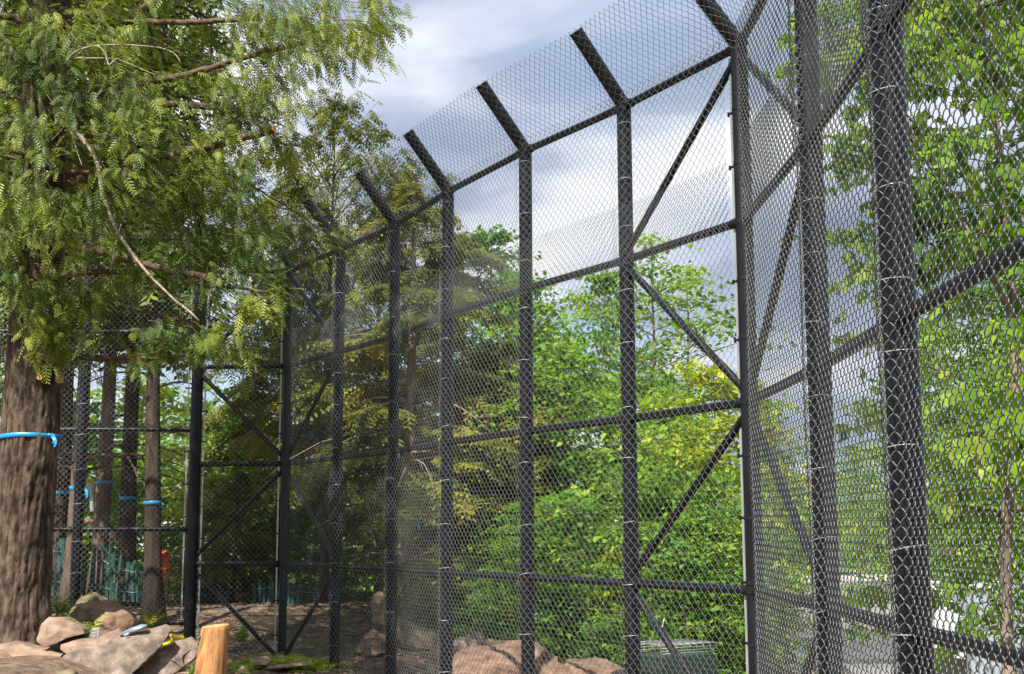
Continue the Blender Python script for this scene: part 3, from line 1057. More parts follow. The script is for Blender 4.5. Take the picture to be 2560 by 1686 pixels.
# sawn boughs and dead limbs: (name, photo points, distances, radius start, end, material, label)
BO = [
    ('bough', [(118, 62), (200, 57), (340, 55), (480, 56), (630, 47)], (12.5, 12.0), 0.036, 0.024, 'branch', 'sawn horizontal bough'),
    ('bough', [(118, 260), (300, 215), (455, 193), (546, 164), (640, 135), (758, 109)], (12.4, 11.6), 0.042, 0.022, 'branch', 'long sawn bough rising against the sky'),
    ('bough', [(118, 470), (330, 415), (440, 380), (538, 365), (610, 345), (684, 324)], (12.5, 11.9), 0.046, 0.036, 'branch', 'thick sawn bough ending in a blunt cut'),
    ('bough', [(120, 150), (250, 85), (320, 47), (349, 25), (405, -5), (470, -40)], (12.5, 12.0), 0.042, 0.030, 'branch', None),
    ('bough', [(115, 330), (350, 262), (500, 262), (560, 275), (600, 284)], (12.5, 12.2), 0.040, 0.030, 'branch', None),
    ('bough', [(98, 600), (150, 612), (218, 622), (364, 662), (440, 680), (512, 692)], (12.3, 11.4), 0.040, 0.028, 'branch', None),
    ('bough', [(96, 692), (160, 688), (255, 680), (309, 676), (382, 695), (436, 705), (546, 716), (669, 729)], (12.3, 11.5), 0.034, 0.012, 'branch', None),
    ('bough', [(92, 722), (149, 729), (218, 738), (327, 771), (418, 796), (511, 811)], (12.4, 11.8), 0.026, 0.014, 'branch', None),
    ('bough', [(92, 893), (153, 894), (255, 896), (309, 905), (377, 914)], (12.3, 11.7), 0.040, 0.022, 'branch', 'short sawn bough low on the trunk'),
    ('bough', [(110, 430), (280, 432), (360, 447), (418, 473), (491, 516), (530, 512), (572, 497)], (12.4, 11.6), 0.026, 0.007, 'branch', None),
    ('bough', [(112, 120), (40, 45), (-60, 30)], (12.4, 12.0), 0.036, 0.03, 'branch', None),
    ('bough', [(255, 896), (380, 885), (480, 862), (570, 800), (640, 752), (690, 735)], (11.9, 11.3), 0.016, 0.003, 'branch', None),
    ('bough', [(300, 890), (420, 900), (520, 870), (600, 835), (628, 790), (625, 750)], (11.8, 11.3), 0.014, 0.003, 'branch', None),
    ('dead_limb', [(150, 270), (204, 349), (232, 372), (247, 400), (252, 480), (280, 556), (309, 607), (364, 680), (418, 735), (470, 775), (497, 802)], (11.7, 11.2), 0.024, 0.008, 'deadtwig', 'pale dead limb hanging diagonally'),
    ('dead_limb', [(160, 160), (182, 132), (204, 120), (247, 113), (300, 112), (340, 114), (400, 118), (445, 135), (452, 160)], (11.2, 11.0), 0.010, 0.004, 'deadtwig', None),
    ('dead_limb', [(178, 146), (262, 146), (300, 150), (342, 168), (389, 187)], (11.2, 11.0), 0.009, 0.003, 'deadtwig', None),
    ('dead_limb', [(245, 115), (262, 130), (272, 165), (295, 145), (300, 148)], (11.1, 11.1), 0.009, 0.005, 'deadtwig', None),
    ('dead_limb', [(178, 275), (170, 300), (150, 330), (130, 350)], (11.6, 11.4), 0.008, 0.003, 'deadtwig', None),
    ('dead_limb', [(168, 300), (178, 330), (190, 370), (205, 415)], (11.5, 11.4), 0.008, 0.003, 'deadtwig', None),
    ('dead_limb', [(172, 255), (178, 262), (186, 300), (190, 345), (205, 350)], (12.2, 12.0), 0.05, 0.03, 'branch', None),
    ('dead_limb', [(303, 560), (290, 610), (276, 680)], (11.6, 11.6), 0.006, 0.003, 'deadtwig', None),
    ('dead_limb', [(112, 860), (110, 890), (108, 896), (125, 915), (155, 932)], (12.1, 12.0), 0.008, 0.003, 'deadtwig', None),
    ('dead_limb', [(108, 896), (90, 904), (74, 908)], (12.05, 12.0), 0.007, 0.003, 'deadtwig', None),
    ('dead_limb', [(0, 832), (35, 838), (64, 842)], (12.2, 12.2), 0.006, 0.003, 'deadtwig', None),
]
FP, FD, FU, FS_ = [], [], [], []      # fronds: position, direction, up, size


def fr_add(p, d, s, u=None):
    FP.append(np.asarray(p, float)); FD.append(np.asarray(d, float)); FS_.append(float(s))
    FU.append(np.asarray(u if u is not None else [hrng.normal(0, .3), hrng.normal(0, .3), 1.0]))


def curve(P, n=24):
    P = np.asarray(P, float)
    s = np.concatenate([[0], np.cumsum(np.linalg.norm(np.diff(P, axis=0), axis=1))])
    t = np.linspace(0, s[-1], n)
    q = np.stack([np.interp(t, s, P[:, c]) for c in range(3)], -1)
    for _ in range(3):
        q[1:-1] = (q[:-2] + 2 * q[1:-1] + q[2:]) / 4
    return q


for nm, pts, (ya, yb), ra, rb, mt, lb in BO:
    ys = np.linspace(ya, yb, len(pts))
    P = curve([at(px, py, y) for (px, py), y in zip(pts, ys)], 26)
    P += hrng.normal(0, 0.004, P.shape) * min(1.0, ra / 0.03)
    R = np.linspace(ra, rb, len(P)) * (1 + 0.10 * (vnoise(np.arange(len(P)) * 0.9, ra * 300, 0) - 0.5))
    A = Acc()
    A.tube(P, R, 10)
    o = obj(nm, A.mesh(nm, M[mt]), big, lb)
    if mt == 'branch' and rb > 0.018:
        d = unit(P[-1] - P[-3])
        rod('cut_end', P[-1] + d * 0.001, P[-1] + d * 0.008, R[-1] * 0.93, M['cutwood'], o, 12)
    if mt == 'branch' and ra < 0.05:
        n = 46 if rb < 0.015 else 20
        for _ in range(n):
            k = hrng.integers(8, len(P))
            d = unit(P[min(k + 1, len(P) - 1)] - P[max(k - 2, 0)] + hrng.normal(0, 0.5, 3) + [0, 0, -0.25])
            fr_add(P[k] + hrng.normal(0, 0.05, 3), d, hrng.uniform(0.10, 0.22))
for (px, py, r) in ((105, 947, 0.030), (152, 952, 0.045)):
    p = at(px, py, HY - 0.27)
    d = unit(np.array([0.15 if px > 120 else 0.02, -0.95, 0.12]))
    o = rod('cut_stub', p - d * 0.16, p + d * 0.06, r, M['branch'], big, 14)
    rod('cut_end', p + d * 0.061, p + d * 0.068, r * 0.9, M['cutwood'], o, 14)

# boughs with hanging foliage
A = Acc()
nbh = 105
for b in range(nbh):
    f = (b + hrng.uniform(0, 1)) / nbh
    z = 4.2 + 6.3 * f
    az = hrng.uniform(0, 2 * np.pi)
    l = (2.7 * (1 - f) ** 0.45 + 0.3) * hrng.uniform(0.45, 1.08)
    if z < 5.0:
        l *= 0.50 + 0.50 * max(0.0, z - 4.2) / 0.8
    d = np.array([math.cos(az), math.sin(az), 0])
    if d[1] < -0.3:
        l *= 0.6
    s = np.array([-d[1], d[0], 0])
    c = hx(z)
    o = np.array([c[0], c[1], z])
    k = 9
    t = np.linspace(0, 1, k)
    up = hrng.uniform(0.02, 0.38)
    BP = o + d * (t * l)[:, None] + np.array([0, 0, 1]) * ((up * t - 0.42 * t * t) * l)[:, None] + s * (hrng.uniform(-.2, .2) * l * t * t)[:, None]
    A.tube(BP, np.linspace(0.030 * (1 - 0.5 * f), 0.004, k), 5)
    m = int((13 + l * 15) * (0.95 if z < 7.8 else 0.7))
    for _ in range(m):
        tt = 0.16 + 0.84 * hrng.uniform(0, 1) ** 0.72
        q = np.array([np.interp(tt, t, BP[:, c_]) for c_ in range(3)])
        sd = hrng.choice([-1, 1])
        lat = hrng.uniform(0, 1) ** 1.3 * 0.55 * (1.15 - tt) * min(l, 2.4)
        e = d * 0.55 + s * sd * 0.9
        hang = hrng.uniform(0.0, 0.10) + 0.22 * lat
        q2 = q + e * lat + [0, 0, -hang]
        if lat > 0.25 and hrng.random() < 0.5:
            A.tube([q, (q + q2) / 2 + [0, 0, 0.05], q2], [0.006, 0.004, 0.002], 3)
        for _k in range(4):
            dd = e * hrng.uniform(0.3, 1) + d * 0.3 + hrng.normal(0, 0.25, 3)
            dd[2] -= hrng.uniform(0.0, 0.55)
            fr_add(q2 + hrng.normal(0, 0.07, 3), dd, hrng.uniform(0.08, 0.17))
obj('boughs', A.mesh('boughs', M['branch']), big)
# hanging sprays against the sky and in front of the lower trunk: photo area, distance range, count, twig length
A = Acc()
AREAS = [((640, -30), (930, 60), (11.2, 12.6), 34, 0.55), ((700, 30), (900, 120), (11.2, 12.4), 16, 0.5), ((600, 60), (720, 200), (11.4, 12.6), 20, 0.6),
         ((560, -20), (660, 80), (11.5, 12.5), 18, 0.5), ((500, 120), (640, 330), (11.5, 12.8), 26, 0.4), ((640, 330), (720, 400), (12, 13), 8, 0.25),
         ((20, 640), (110, 760), (11.5, 12.0), 16, 0.30), ((90, 700), (250, 830), (11.6, 12.1), 28, 0.30), ((60, 800), (160, 880), (11.7, 12.05), 14, 0.22),
         ((220, 560), (480, 640), (11.6, 12.5), 26, 0.3), ((360, 600), (620, 700), (11.5, 12.8), 24, 0.3), ((480, 480), (700, 640), (11.6, 13), 34, 0.3),
         ((330, 800), (600, 900), (11.4, 12.0), 30, 0.28), ((560, 660), (690, 760), (11.4, 12.0), 16, 0.2), ((0, 440), (200, 600), (11.0, 12.0), 34, 0.35),
         ((0, 0), (420, 420), (10.9, 12.0), 80, 0.5), ((380, 300), (640, 520), (11.4, 12.6), 46, 0.4)]
for (x0, y0), (x1, y1), (ya, yb), n, tl in AREAS:
    for _ in range(n):
        p = at(hrng.uniform(x0, x1), hrng.uniform(y0, y1), hrng.uniform(ya, yb))
        away = unit(np.array([p[0] - HT[5][0], p[1] - HY, 0]) + [0.3, 0, 0])
        e = away * hrng.uniform(0.15, 0.8) * tl + np.array([hrng.normal(0, .1), hrng.normal(0, .1), -tl * hrng.uniform(0.25, 1.0)])
        P = np.array([p - away * 0.35 * tl + [0, 0, 0.05 * tl], p, p + e * 0.5 + away * 0.05, p + e])
        A.tube(P, [0.004, 0.0035, 0.0025, 0.0012], 4)
        for _k in range(int(8 + tl * 16)):
            q = np.array([np.interp(hrng.uniform(0.6, 3), np.arange(4), P[:, c]) for c in range(3)])
            dd = unit(e) + hrng.normal(0, 0.55, 3)
            dd[2] -= 0.25
            fr_add(q + hrng.normal(0, 0.03, 3), dd, hrng.uniform(0.10, 0.20))
obj('hanging_twigs', A.mesh('hanging_twigs', M['branch']), big)['kind'] = 'stuff'
FP, FD, FU, FS_ = map(np.array, (FP, FD, FU, FS_))
V, Fx = scatter(*FROND, FP, FD, FU, FS_)
cl = fbm(FP[:, 0] * 1.3, FP[:, 1] * 1.3, FP[:, 2] * 1.8, 3)
tt_ = np.clip(0.50 + (cl - 0.5) * 1.7 + hrng.normal(0, 0.16, len(FP)), 0, 1)
obj('foliage', mesh_np('foliage', V, Fx, M['needle'], False, rep(tt_, len(FROND[0]))), big)


def band(name, label, cx, cy, z, r, h, mat, group, tail=True, tilt=0.0, seed=0):
    """a ribbon tied round a trunk, knotted at one side"""
    n = 40
    a = np.arange(n) / n * 2 * np.pi
    A = Acc()
    rr = r * (1 + 0.015 * np.sin(a * 5 + seed))
    V = []
    for k, (dr, dz) in enumerate(((0, -h / 2), (0.004, -h / 2 * 0.9), (0.005, h / 2 * 0.9), (0, h / 2))):
        V.append(np.stack([cx + (rr + dr) * np.cos(a), cy + (rr + dr) * np.sin(a), z + dz + tilt * np.cos(a) + 0.004 * np.sin(3 * a + seed)], -1))
    V = np.concatenate(V)
    j = np.arange(n)
    Q = np.concatenate([np.stack([k * n + j, k * n + (j + 1) % n, (k + 1) * n + (j + 1) % n, (k + 1) * n + j], -1) for k in range(3)])
    A.add(V, [Q])
    o = tag(obj(name, A.mesh(name, mat)), label, 'ribbon', group)
    if tail:
        kx, ky = cx + r * math.cos(-0.55), cy + r * math.sin(-0.55)
        B = Acc()
        kz = z + tilt * math.cos(-0.55)
        for (ox, oz, ln, wd) in ((0.02, 0.0, h * 3.0, h * 0.55), (0.005, -0.005, h * 2.1, h * 0.5)):
            P = []
            for q in range(6):
                u = q / 5
                x_ = kx + ox + 0.05 * math.sin(u * 2.2)
                y_ = ky - 0.02 - 0.012 * u
                z_ = kz + oz + 0.012 - u * ln
                P += [[x_ - wd / 2, y_ - .004, z_], [x_ + wd / 2, y_ + .006 * math.sin(u * 6), z_ + 0.006]]
            P = np.array(P)
            F_ = np.array([[2 * q, 2 * q + 1, 2 * q + 3, 2 * q + 2] for q in range(5)])
            nn = len(P)
            B.add(np.concatenate([P, P + [0, 0.0012, 0]]), [np.concatenate([F_, F_[:, ::-1] + nn])])
        B.tube([[kx - 0.012, ky - 0.02, kz], [kx, ky - 0.026, kz], [kx + 0.03, ky - 0.012, kz]], [h * 0.25, h * 0.42, h * 0.25], 8)
        obj('knot', B.mesh('knot', mat), o)
    return o


rz = at(75, 1093, HY)[2]
c = hx(rz)
band('ribbon', 'bright blue ribbon tied round the big trunk at the left edge', c[0], c[1], rz, float(hr(rz)) * 1.005 + 0.012, 0.042, M['ribbon'], 'blue ribbons tied round tree trunks', True, 0.006)

# ------------------------------------------------------------------ trees beyond the fence
CAm = conifer(11, 9.0, 2.7, 1.7, 4200, 0.36, M['needle_olive'], M['bark_mid'], 0.11, 10, top_pow=0.62)
CXm = conifer(16, 9.0, 3.0, 1.6, 5200, 0.32, M['needle_olive'], M['bark_mid'], 0.11, 8, top_pow=0.42, rise=0.75, droop=0.25)
CBm = conifer(12, 8.0, 2.3, 2.7, 4200, 0.34, M['needle_olive'], M['bark_pale'], 0.15, 60, dead_from=0.9)
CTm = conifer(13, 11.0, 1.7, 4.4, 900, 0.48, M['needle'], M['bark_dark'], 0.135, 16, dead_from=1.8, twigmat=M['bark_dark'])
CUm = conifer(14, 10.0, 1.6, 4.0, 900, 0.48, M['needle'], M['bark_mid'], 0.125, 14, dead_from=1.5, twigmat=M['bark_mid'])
CSm = conifer(15, 4.0, 1.9, 0.25, 2600, 0.36, M['needle_olive'], M['bark_dark'], 0.06, 6, droop=0.15)
BAm = broadleaf(31, 6.0, 2.1, 0.8, 5600, 0.15, M['leaf'], M['bark_maple'], 0.07)
BBm = broadleaf(32, 8.0, 2.4, 1.9, 6200, 0.17, M['leaf'], M['bark_maple'], 0.09)
BBb = broadleaf(36, 7.5, 2.2, 1.6, 5600, 0.15, M['leaf_blue'], M['bark_maple'], 0.09)
BCm = broadleaf(33, 7.0, 1.7, 2.2, 1900, 0.13, M['leaf'], M['bark_maple'], 0.055, layer=0.5, irregular=0.6)
BDm = broadleaf(34, 2.6, 1.35, 0.10, 3800, 0.115, M['leaf'], M['bark_maple'], 0.03)
BEm = broadleaf(35, 3.4, 1.4, 0.20, 3600, 0.12, M['leaf_yellow'], M['bark_maple'], 0.035)
BFm = broadleaf(37, 3.6, 1.5, 0.15, 4200, 0.12, M['leaf'], M['bark_maple'], 0.035, layer=0.45)
BGm = broadleaf(38, 2.2, 1.5, 0.08, 3400, 0.11, M['leaf_blue'], M['bark_maple'], 0.025)
HH = {id(CAm): 9.0, id(CBm): 8.0, id(CXm): 9.0, id(CTm): 11.0, id(CUm): 10.0, id(CSm): 4.0, id(BAm): 6.0, id(BBm): 8.0, id(BBb): 7.5, id(BCm): 7.0, id(BDm): 2.6, id(BEm): 3.4, id(BFm): 3.6, id(BGm): 2.2}


def put(kind, meshes, px, Y, top, label, cat, group, rot=0.0, wide=1.0, lean=(0, 0)):
    b = grd(px, Y)
    b = np.array([at(px, 1327, Y)[0], Y, 0.0])
    b[2] = float(hgt(b[0], b[1])) - 0.04
    hgt_ = at(px, top, Y)[2] - b[2]
    s = hgt_ / HH[id(meshes)]
    e = plant_tree(kind, label, cat, meshes, b, group, rot, s * wide, s, lean)
    return e, b, s


GC = 'conifers standing beyond the fence'
GT = 'tall bare-stemmed conifers beyond the left fence wall'
GB = 'broadleaf trees beyond the fence'
GS = 'leafy bushes beyond the long fence wall'
put('conifer_tree', CXm, 815, 21.5, 300, 'feathery olive-green conifer whose crown rises above the far overhang of the long fence wall', 'tree', GC, 0.4, 0.80)
put('conifer_tree', CXm, 945, 24.0, 440, 'olive conifer just to the right of the feathery one topping the long fence wall', 'tree', GC, 2.2, 0.85)
put('conifer_tree', CBm, 1022, 19.0, 455, 'conifer with a pale trunk and bare dead lower branches behind the long fence wall', 'tree', GC, 1.0, 1.12)
put('conifer_tree', CAm, 1160, 21.5, 575, 'wide olive conifer filling the bay right of the pale dead-branched trunk', 'tree', GC, 3.9, 1.0)
put('conifer_tree', CSm, 1262, 19.5, 850, 'smaller brownish-olive conifer between bright leaves behind the middle of the long wall', 'tree', GC, 5.0, 1.0)
put('conifer_tree', CAm, 700, 25.5, 430, 'olive conifer seen behind the far corner post, its crown left of the overhang', 'tree', GC, 1.5, 0.75)
put('conifer_tree', CSm, 585, 21.5, 1180, 'low spreading young conifer right behind the short square-on fence bay', 'tree', GC, 2.8, 1.0)
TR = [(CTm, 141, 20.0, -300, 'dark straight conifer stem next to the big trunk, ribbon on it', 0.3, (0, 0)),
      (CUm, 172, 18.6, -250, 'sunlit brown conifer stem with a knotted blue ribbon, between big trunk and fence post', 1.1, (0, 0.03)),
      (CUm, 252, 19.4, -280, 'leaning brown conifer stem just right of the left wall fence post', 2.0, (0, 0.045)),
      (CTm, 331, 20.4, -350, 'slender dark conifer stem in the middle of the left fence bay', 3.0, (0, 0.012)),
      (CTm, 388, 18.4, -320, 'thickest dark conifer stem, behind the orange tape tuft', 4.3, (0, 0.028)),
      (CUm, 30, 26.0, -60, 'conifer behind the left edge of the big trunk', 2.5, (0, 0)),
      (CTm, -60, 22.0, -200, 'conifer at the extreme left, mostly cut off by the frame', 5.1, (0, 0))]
RB = {141: 1232, 172: 1221, 252: 1206, 331: 1246, 388: 1258}
for me, px, Y, top, lb, rot, ln in TR:
    e, b, s = put('conifer_tree', me, px, Y, top, lb, 'tree', GT, rot, 0.92, ln)
    if px in RB:
        z = at(px, RB[px], Y)[2]
        bpy.context.view_layer.update()
        mw = np.array(Matrix.Translation(b) @ e.rotation_euler.to_matrix().to_4x4() @ Matrix.Diagonal((*e.scale, 1)))
        co = np.empty(len(me[0].vertices) * 3, np.float32)
        me[0].vertices.foreach_get('co', co)
        co = co.reshape(-1, 3)[:12 * 12]                      # the stem is the first tube of the trunk mesh
        wc = (co @ mw[:3, :3].T + mw[:3, 3]).reshape(12, 12, 3)
        cz = wc.mean(1)
        rz_ = np.linalg.norm(wc[:, :, :2] - cz[:, None, :2], axis=2).mean(1)
        tx, ty_ = np.interp(z, cz[:, 2], cz[:, 0]), np.interp(z, cz[:, 2], cz[:, 1])
        rad_ = float(np.interp(z, cz[:, 2], rz_))
        band('ribbon', {141: 'blue ribbon on the dark stem beside the big trunk', 172: 'blue ribbon with a knotted tail on the sunlit brown stem',
                        252: 'blue ribbon on the leaning stem right of the fence post', 331: 'blue ribbon on the slender dark stem mid-bay',
                        388: 'blue ribbon on the thickest dark stem above the orange tape'}[px], tx, ty_, z,
             rad_ * 1.02 + 0.004, 0.05, M['ribbon_dk'], 'blue ribbons tied round tree trunks', px == 172, 0.0, px)
band('ribbon', 'blue ribbon on the pale dead-branched trunk behind the long fence wall', at(1014, 1296, 19.0)[0], 19.0, at(1014, 1296, 19.0)[2], 0.155, 0.06, M['ribbon'], 'blue ribbons tied round tree trunks', True)

BR = [(BBb, 1225, 27.0, 555, 'blue-green leafy tree topping the olive conifers behind the middle of the long wall', 0.3, 0.85),
      (BAm, 1300, 24.0, 670, 'bright green leafy tree whose tip touches the second rail behind the middle bays', 1.3, 0.75),
      (BAm, 1425, 19.0, 850, 'bright green leafy tree low behind the bay left of the last big post', 2.6, 1.0),
      (BBm, 1520, 22.5, 655, 'leafy tree right behind the last big post before the corner, reaching the second rail', 3.3, 0.62),
      (BCm, 1640, 20.0, 560, 'slim airy young tree with a visible stem in the braced bay beside the corner post', 0.7, 1.0),
      (BCm, 1735, 23.0, 640, 'thin sparse tree just left of the corner post, sky showing through', 4.0, 1.1),
      (BEm, 1790, 16.2, 905, 'yellow-green leafy tree at the meeting of brace and rail left of the corner post', 5.2, 0.95),
      (BAm, 1680, 18.5, 960, 'leafy green tree filling the braced bay below the third rail', 0.9, 0.9),
      (BAm, 1350, 27.5, 800, 'distant leafy tree between the middle posts of the long wall', 4.8, 0.9),
      (BFm, 1585, 20.5, 930, 'full leafy tree behind the last big post, above its lower rail', 1.9, 1.0),
      (BFm, 1925, 18.0, 1020, 'leafy tree behind the first bay of the near right wall', 2.0, 0.36),
      (BBb, 1905, 25.0, 950, 'blue-green tree between the corner post and the first post of the right wall', 0.5, 0.5),
      (BBm, 1955, 46.0, 1150, 'mid-distance tree at the left side of the road', 3.1, 0.55),
      (BBm, 2145, 98.0, 1105, 'far tree across the road, in the gap between the two big right-hand posts', 1.0, 0.9),
      (BBb, 2235, 80.0, 1010, 'tall far tree beyond the road, just left of the nearest big post', 2.0, 0.7),
      (BBm, 2070, 118.0, 1160, 'small far tree at the end of the road', 5.0, 0.9),
      (BBb, 2180, 134.0, 1170, 'pale far tree behind the lawn', 0.2, 1.0),
      (BBb, 2010, 128.0, 1180, 'far tree closing the road on the left', 3.3, 1.0),
      (BBm, 2330, 31.0, 800, 'leafy tree behind the white trailer, right of the nearest big post', 1.4, 0.7),
      (BBm, 2460, 27.0, 690, 'big leafy tree rising behind the white trailer', 2.9, 0.8),
      (BBb, 2590, 25.0, 640, 'blue-green tree at the right edge behind the maple', 4.1, 0.8),
      (BBm, 2500, 18.5, 900, 'leafy tree close behind the maple stem, filling the space under the third rail', 1.1, 0.7),
      (BBm, 2650, 17.0, 760, 'leafy tree close behind the maple at the right edge', 3.5, 0.7),
      (BBb, 2390, 24.5, 1000, 'leafy tree right of the nearest big post, lower half', 5.0, 0.55),
      (BBm, 2720, 24.0, 600, 'leafy tree beyond the right edge of the view', 0.4, 0.8)]
for me, px, Y, top, lb, rot, wd in BR:
    put('broadleaf_tree', me, px, Y, top, lb, 'tree', GB, rot, wd)
BU = [(BFm, 1315, 17.0, 1250, 'bush with layered leaves behind the bay left of centre', 0.2, 1.0),
      (BDm, 1425, 16.4, 1225, 'bright bush with flat leaf layers between the two big middle posts', 1.5, 1.1),
      (BEm, 1535, 15.6, 1370, 'yellow-green bush beside the last big post, low down', 2.4, 0.8),
      (BFm, 1490, 19.5, 1130, 'taller green bush behind the flat-layered one', 3.0, 1.0),
      (BDm, 1612, 15.4, 1160, 'sunny bush directly right of the last big post', 0.8, 0.9),
      (BEm, 1720, 16.0, 1100, 'yellow-green bush in the middle of the braced bay', 4.6, 0.9),
      (BDm, 1700, 14.6, 1290, 'low green bush under the brace near the bottom of the braced bay', 5.5, 1.0),
      (BFm, 1795, 14.6, 1170, 'green bush against the corner post', 1.1, 0.8),
      (BDm, 1250, 18.3, 1340, 'green bush above the brown rock ledge, left part', 2.2, 1.1),
      (BGm, 1215, 17.0, 1480, 'low dark bush just above the brown rock ledge', 3.6, 1.0),
      (BGm, 1400, 15.8, 1465, 'low leafy bush at the right end of the brown rock ledge', 0.5, 1.2),
      (BGm, 1150, 21.0, 1400, 'shaded bush right of the pale dead-branched trunk', 4.2, 1.2),
      (BFm, 850, 22.5, 1120, 'sunlit leafy bush behind the far half of the long wall, higher than its neighbours', 2.1, 1.2),
      (BFm, 745, 23.0, 1050, 'bright leafy bush just right of the far corner post, beyond the fence', 5.1, 1.0),
      (BDm, 880, 21.0, 1370, 'bush behind the far half of the long wall, left of the pale trunk', 1.9, 1.1),
      (BGm, 1500, 14.7, 1560, 'low ground-hugging bush at the foot of the last big post', 2.8, 1.1),
      (BDm, 1905, 15.6, 1330, 'green bush behind the lower rail beside the corner post', 3.9, 0.45),
      (BDm, 420, 22.0, 1320, 'sunlit bush behind the orange tape tuft', 0.9, 1.0),
      (BFm, 300, 26.0, 1180, 'bright green bush between the bare conifer stems', 5.9, 1.2),
      (BEm, 230, 29.0, 1130, 'yellow-green bush deep between the conifer stems', 1.2, 1.2),
      (BFm, 40, 24.0, 900, 'bright green leafy bush showing left of the big trunk', 2.3, 0.9),
      (BFm, 640, 27.0, 1120, 'sunlit bush behind the short square-on fence bay', 3.7, 1.2),
      (BEm, 500, 24.0, 1150, 'yellow-green bush just right of the thick left post, beyond the fence', 2.0, 1.0),
      (BFm, 590, 25.5, 960, 'tall sunlit leafy bush in the middle of the short square-on bay', 4.0, 0.9),
      (BEm, 360, 27.0, 950, 'yellow-green bush behind the slender dark stem', 4.9, 1.0),
      (BFm, 200, 24.5, 1000, 'leafy green bush between the sunlit stem and the fence post', 0.6, 0.8),
      (BEm, 540, 29.0, 1040, 'yellow-green bush far behind the short square-on fence bay', 0.3, 1.3)]
for me, px, Y, top, lb, rot, wd in BU:
    put('bush', me, px, Y, top, lb, 'bush', GS, rot, wd)

# far wood and undergrowth
wr_ = np.random.default_rng(99)
n = 17000
sl = wr_.uniform(-0.46, 0.20, n)
Yf = wr_.uniform(36, 66, n)
xf = sl * Yf
topf = 3.2 + 6.5 * fbm(xf * 0.12, Yf * 0.03, 1.5, 3) + 1.5 * (fbm(xf * 0.6, Yf * 0.1, 4, 2) - 0.5)
topf = topf - 2.4 * smooth(-0.02, 0.10, sl) - 1.2
zf = hgt(xf, Yf) + topf * wr_.uniform(0, 1, n) ** 0.8
m2 = 7000
sl2 = wr_.uniform(0.12, 0.60, m2)
Y2 = wr_.uniform(136, 165, m2)
x2 = sl2 * Y2
z2 = hgt(x2, Y2) + (4 + 8 * fbm(x2 * 0.06, Y2 * 0.02, 7.7, 3)) * wr_.uniform(0, 1, m2) ** 0.8
sz = np.concatenate([wr_.uniform(0.22, 0.5, n), wr_.uniform(0.6, 1.3, m2)])
pos = np.stack([np.concatenate([xf, x2]), np.concatenate([Yf, Y2]), np.concatenate([zf, z2])], -1)
nn = len(pos)
az = wr_.uniform(0, 2 * np.pi, nn)
V, Fx = scatter(*LEAF, pos, np.stack([np.cos(az), np.sin(az), wr_.uniform(-.8, .2, nn)], -1), np.stack([wr_.normal(0, .7, nn), wr_.normal(0, .7, nn), np.ones(nn)], -1), sz)
tt_ = np.clip(0.45 + 1.6 * (fbm(pos[:, 0] * 0.3, pos[:, 1] * 0.1, pos[:, 2] * 0.5, 3) - 0.5) + wr_.normal(0, .15, nn), 0, 1)
o = obj('distant_woods', mesh_np('distant_woods', V, Fx, M['leaf'], False, rep(tt_, len(LEAF[0]))))
o['kind'] = 'stuff'; o['label'] = 'green mass of far woodland closing the view'
n = 11000
Yu = 17.2 + 20 * wr_.uniform(0, 1, n) ** 1.6
slu = wr_.uniform(-0.42, 0.20, n)
xu = slu * Yu
du = (xu - P6[0]) * NOUT[0] + (Yu - P6[1]) * NOUT[1]
ok = (du > 2.2) & (fbm(xu * 0.6, Yu * 0.6, 2, 2) > 0.42)
xu, Yu = xu[ok], Yu[ok]
n = len(xu)
zu = hgt(xu, Yu) + 0.75 * wr_.uniform(0, 1, n) ** 1.3
az = wr_.uniform(0, 2 * np.pi, n)
V, Fx = scatter(*LEAF, np.stack([xu, Yu, zu], -1), np.stack([np.cos(az), np.sin(az), wr_.uniform(-.6, .4, n)], -1), np.stack([wr_.normal(0, .4, n), wr_.normal(0, .4, n), np.ones(n)], -1), wr_.uniform(0.07, 0.16, n))
tt_ = np.clip(0.45 + wr_.normal(0, .2, n), 0, 1)
o = obj('undergrowth', mesh_np('undergrowth', V, Fx, M['leaf'], False, rep(tt_, len(LEAF[0]))))
o['kind'] = 'stuff'; o['label'] = 'leafy undergrowth on the wood floor'

# ------------------------------------------------------------------ near maple behind the right wall
mr = np.random.default_rng(55)
MY = 8.7
mstem = [(2525, 1740), (2520, 1640), (2512, 1480), (2514, 1308), (2530, 1130), (2545, 950), (2540, 800), (2530, 735), (2514, 600), (2504, 450), (2490, 300), (2466, 150), (2446, 10), (2425, -150), (2400, -330)]
MP = curve([at(px, py, MY + 0.15 * math.sin(i * 1.1)) for i, (px, py) in enumerate(mstem)], 40)
base = MP[0].copy()
base[2] = float(hgt(base[0], base[1])) - 0.1
MP = np.concatenate([[base], MP])
tree = thing('maple_tree', 'young maple with big bright leaves and a pale stem close behind the right fence wall', 'tree', base)
A = Acc()
A.tube(MP, np.linspace(0.048, 0.012, len(MP)), 10)
P2 = curve([at(px, py, MY - 0.1 + 0.1 * math.cos(i)) for i, (px, py) in enumerate([(2545, 900), (2535, 790), (2480, 690), (2430, 600), (2370, 490), (2310, 390), (2262, 310), (2215, 190), (2190, 60), (2170, -80)])], 30)
A.tube(P2, np.linspace(0.024, 0.009, len(P2)), 8)
P3 = curve([at(px, py, MY + 0.2) for px, py in [(2470, 190), (2420, 150), (2380, 110), (2340, 80), (2300, 30), (2250, -10)]], 16)
A.tube(P3, np.linspace(0.013, 0.004, len(P3)), 6)
LP, LD, LU, LS = [], [], [], []


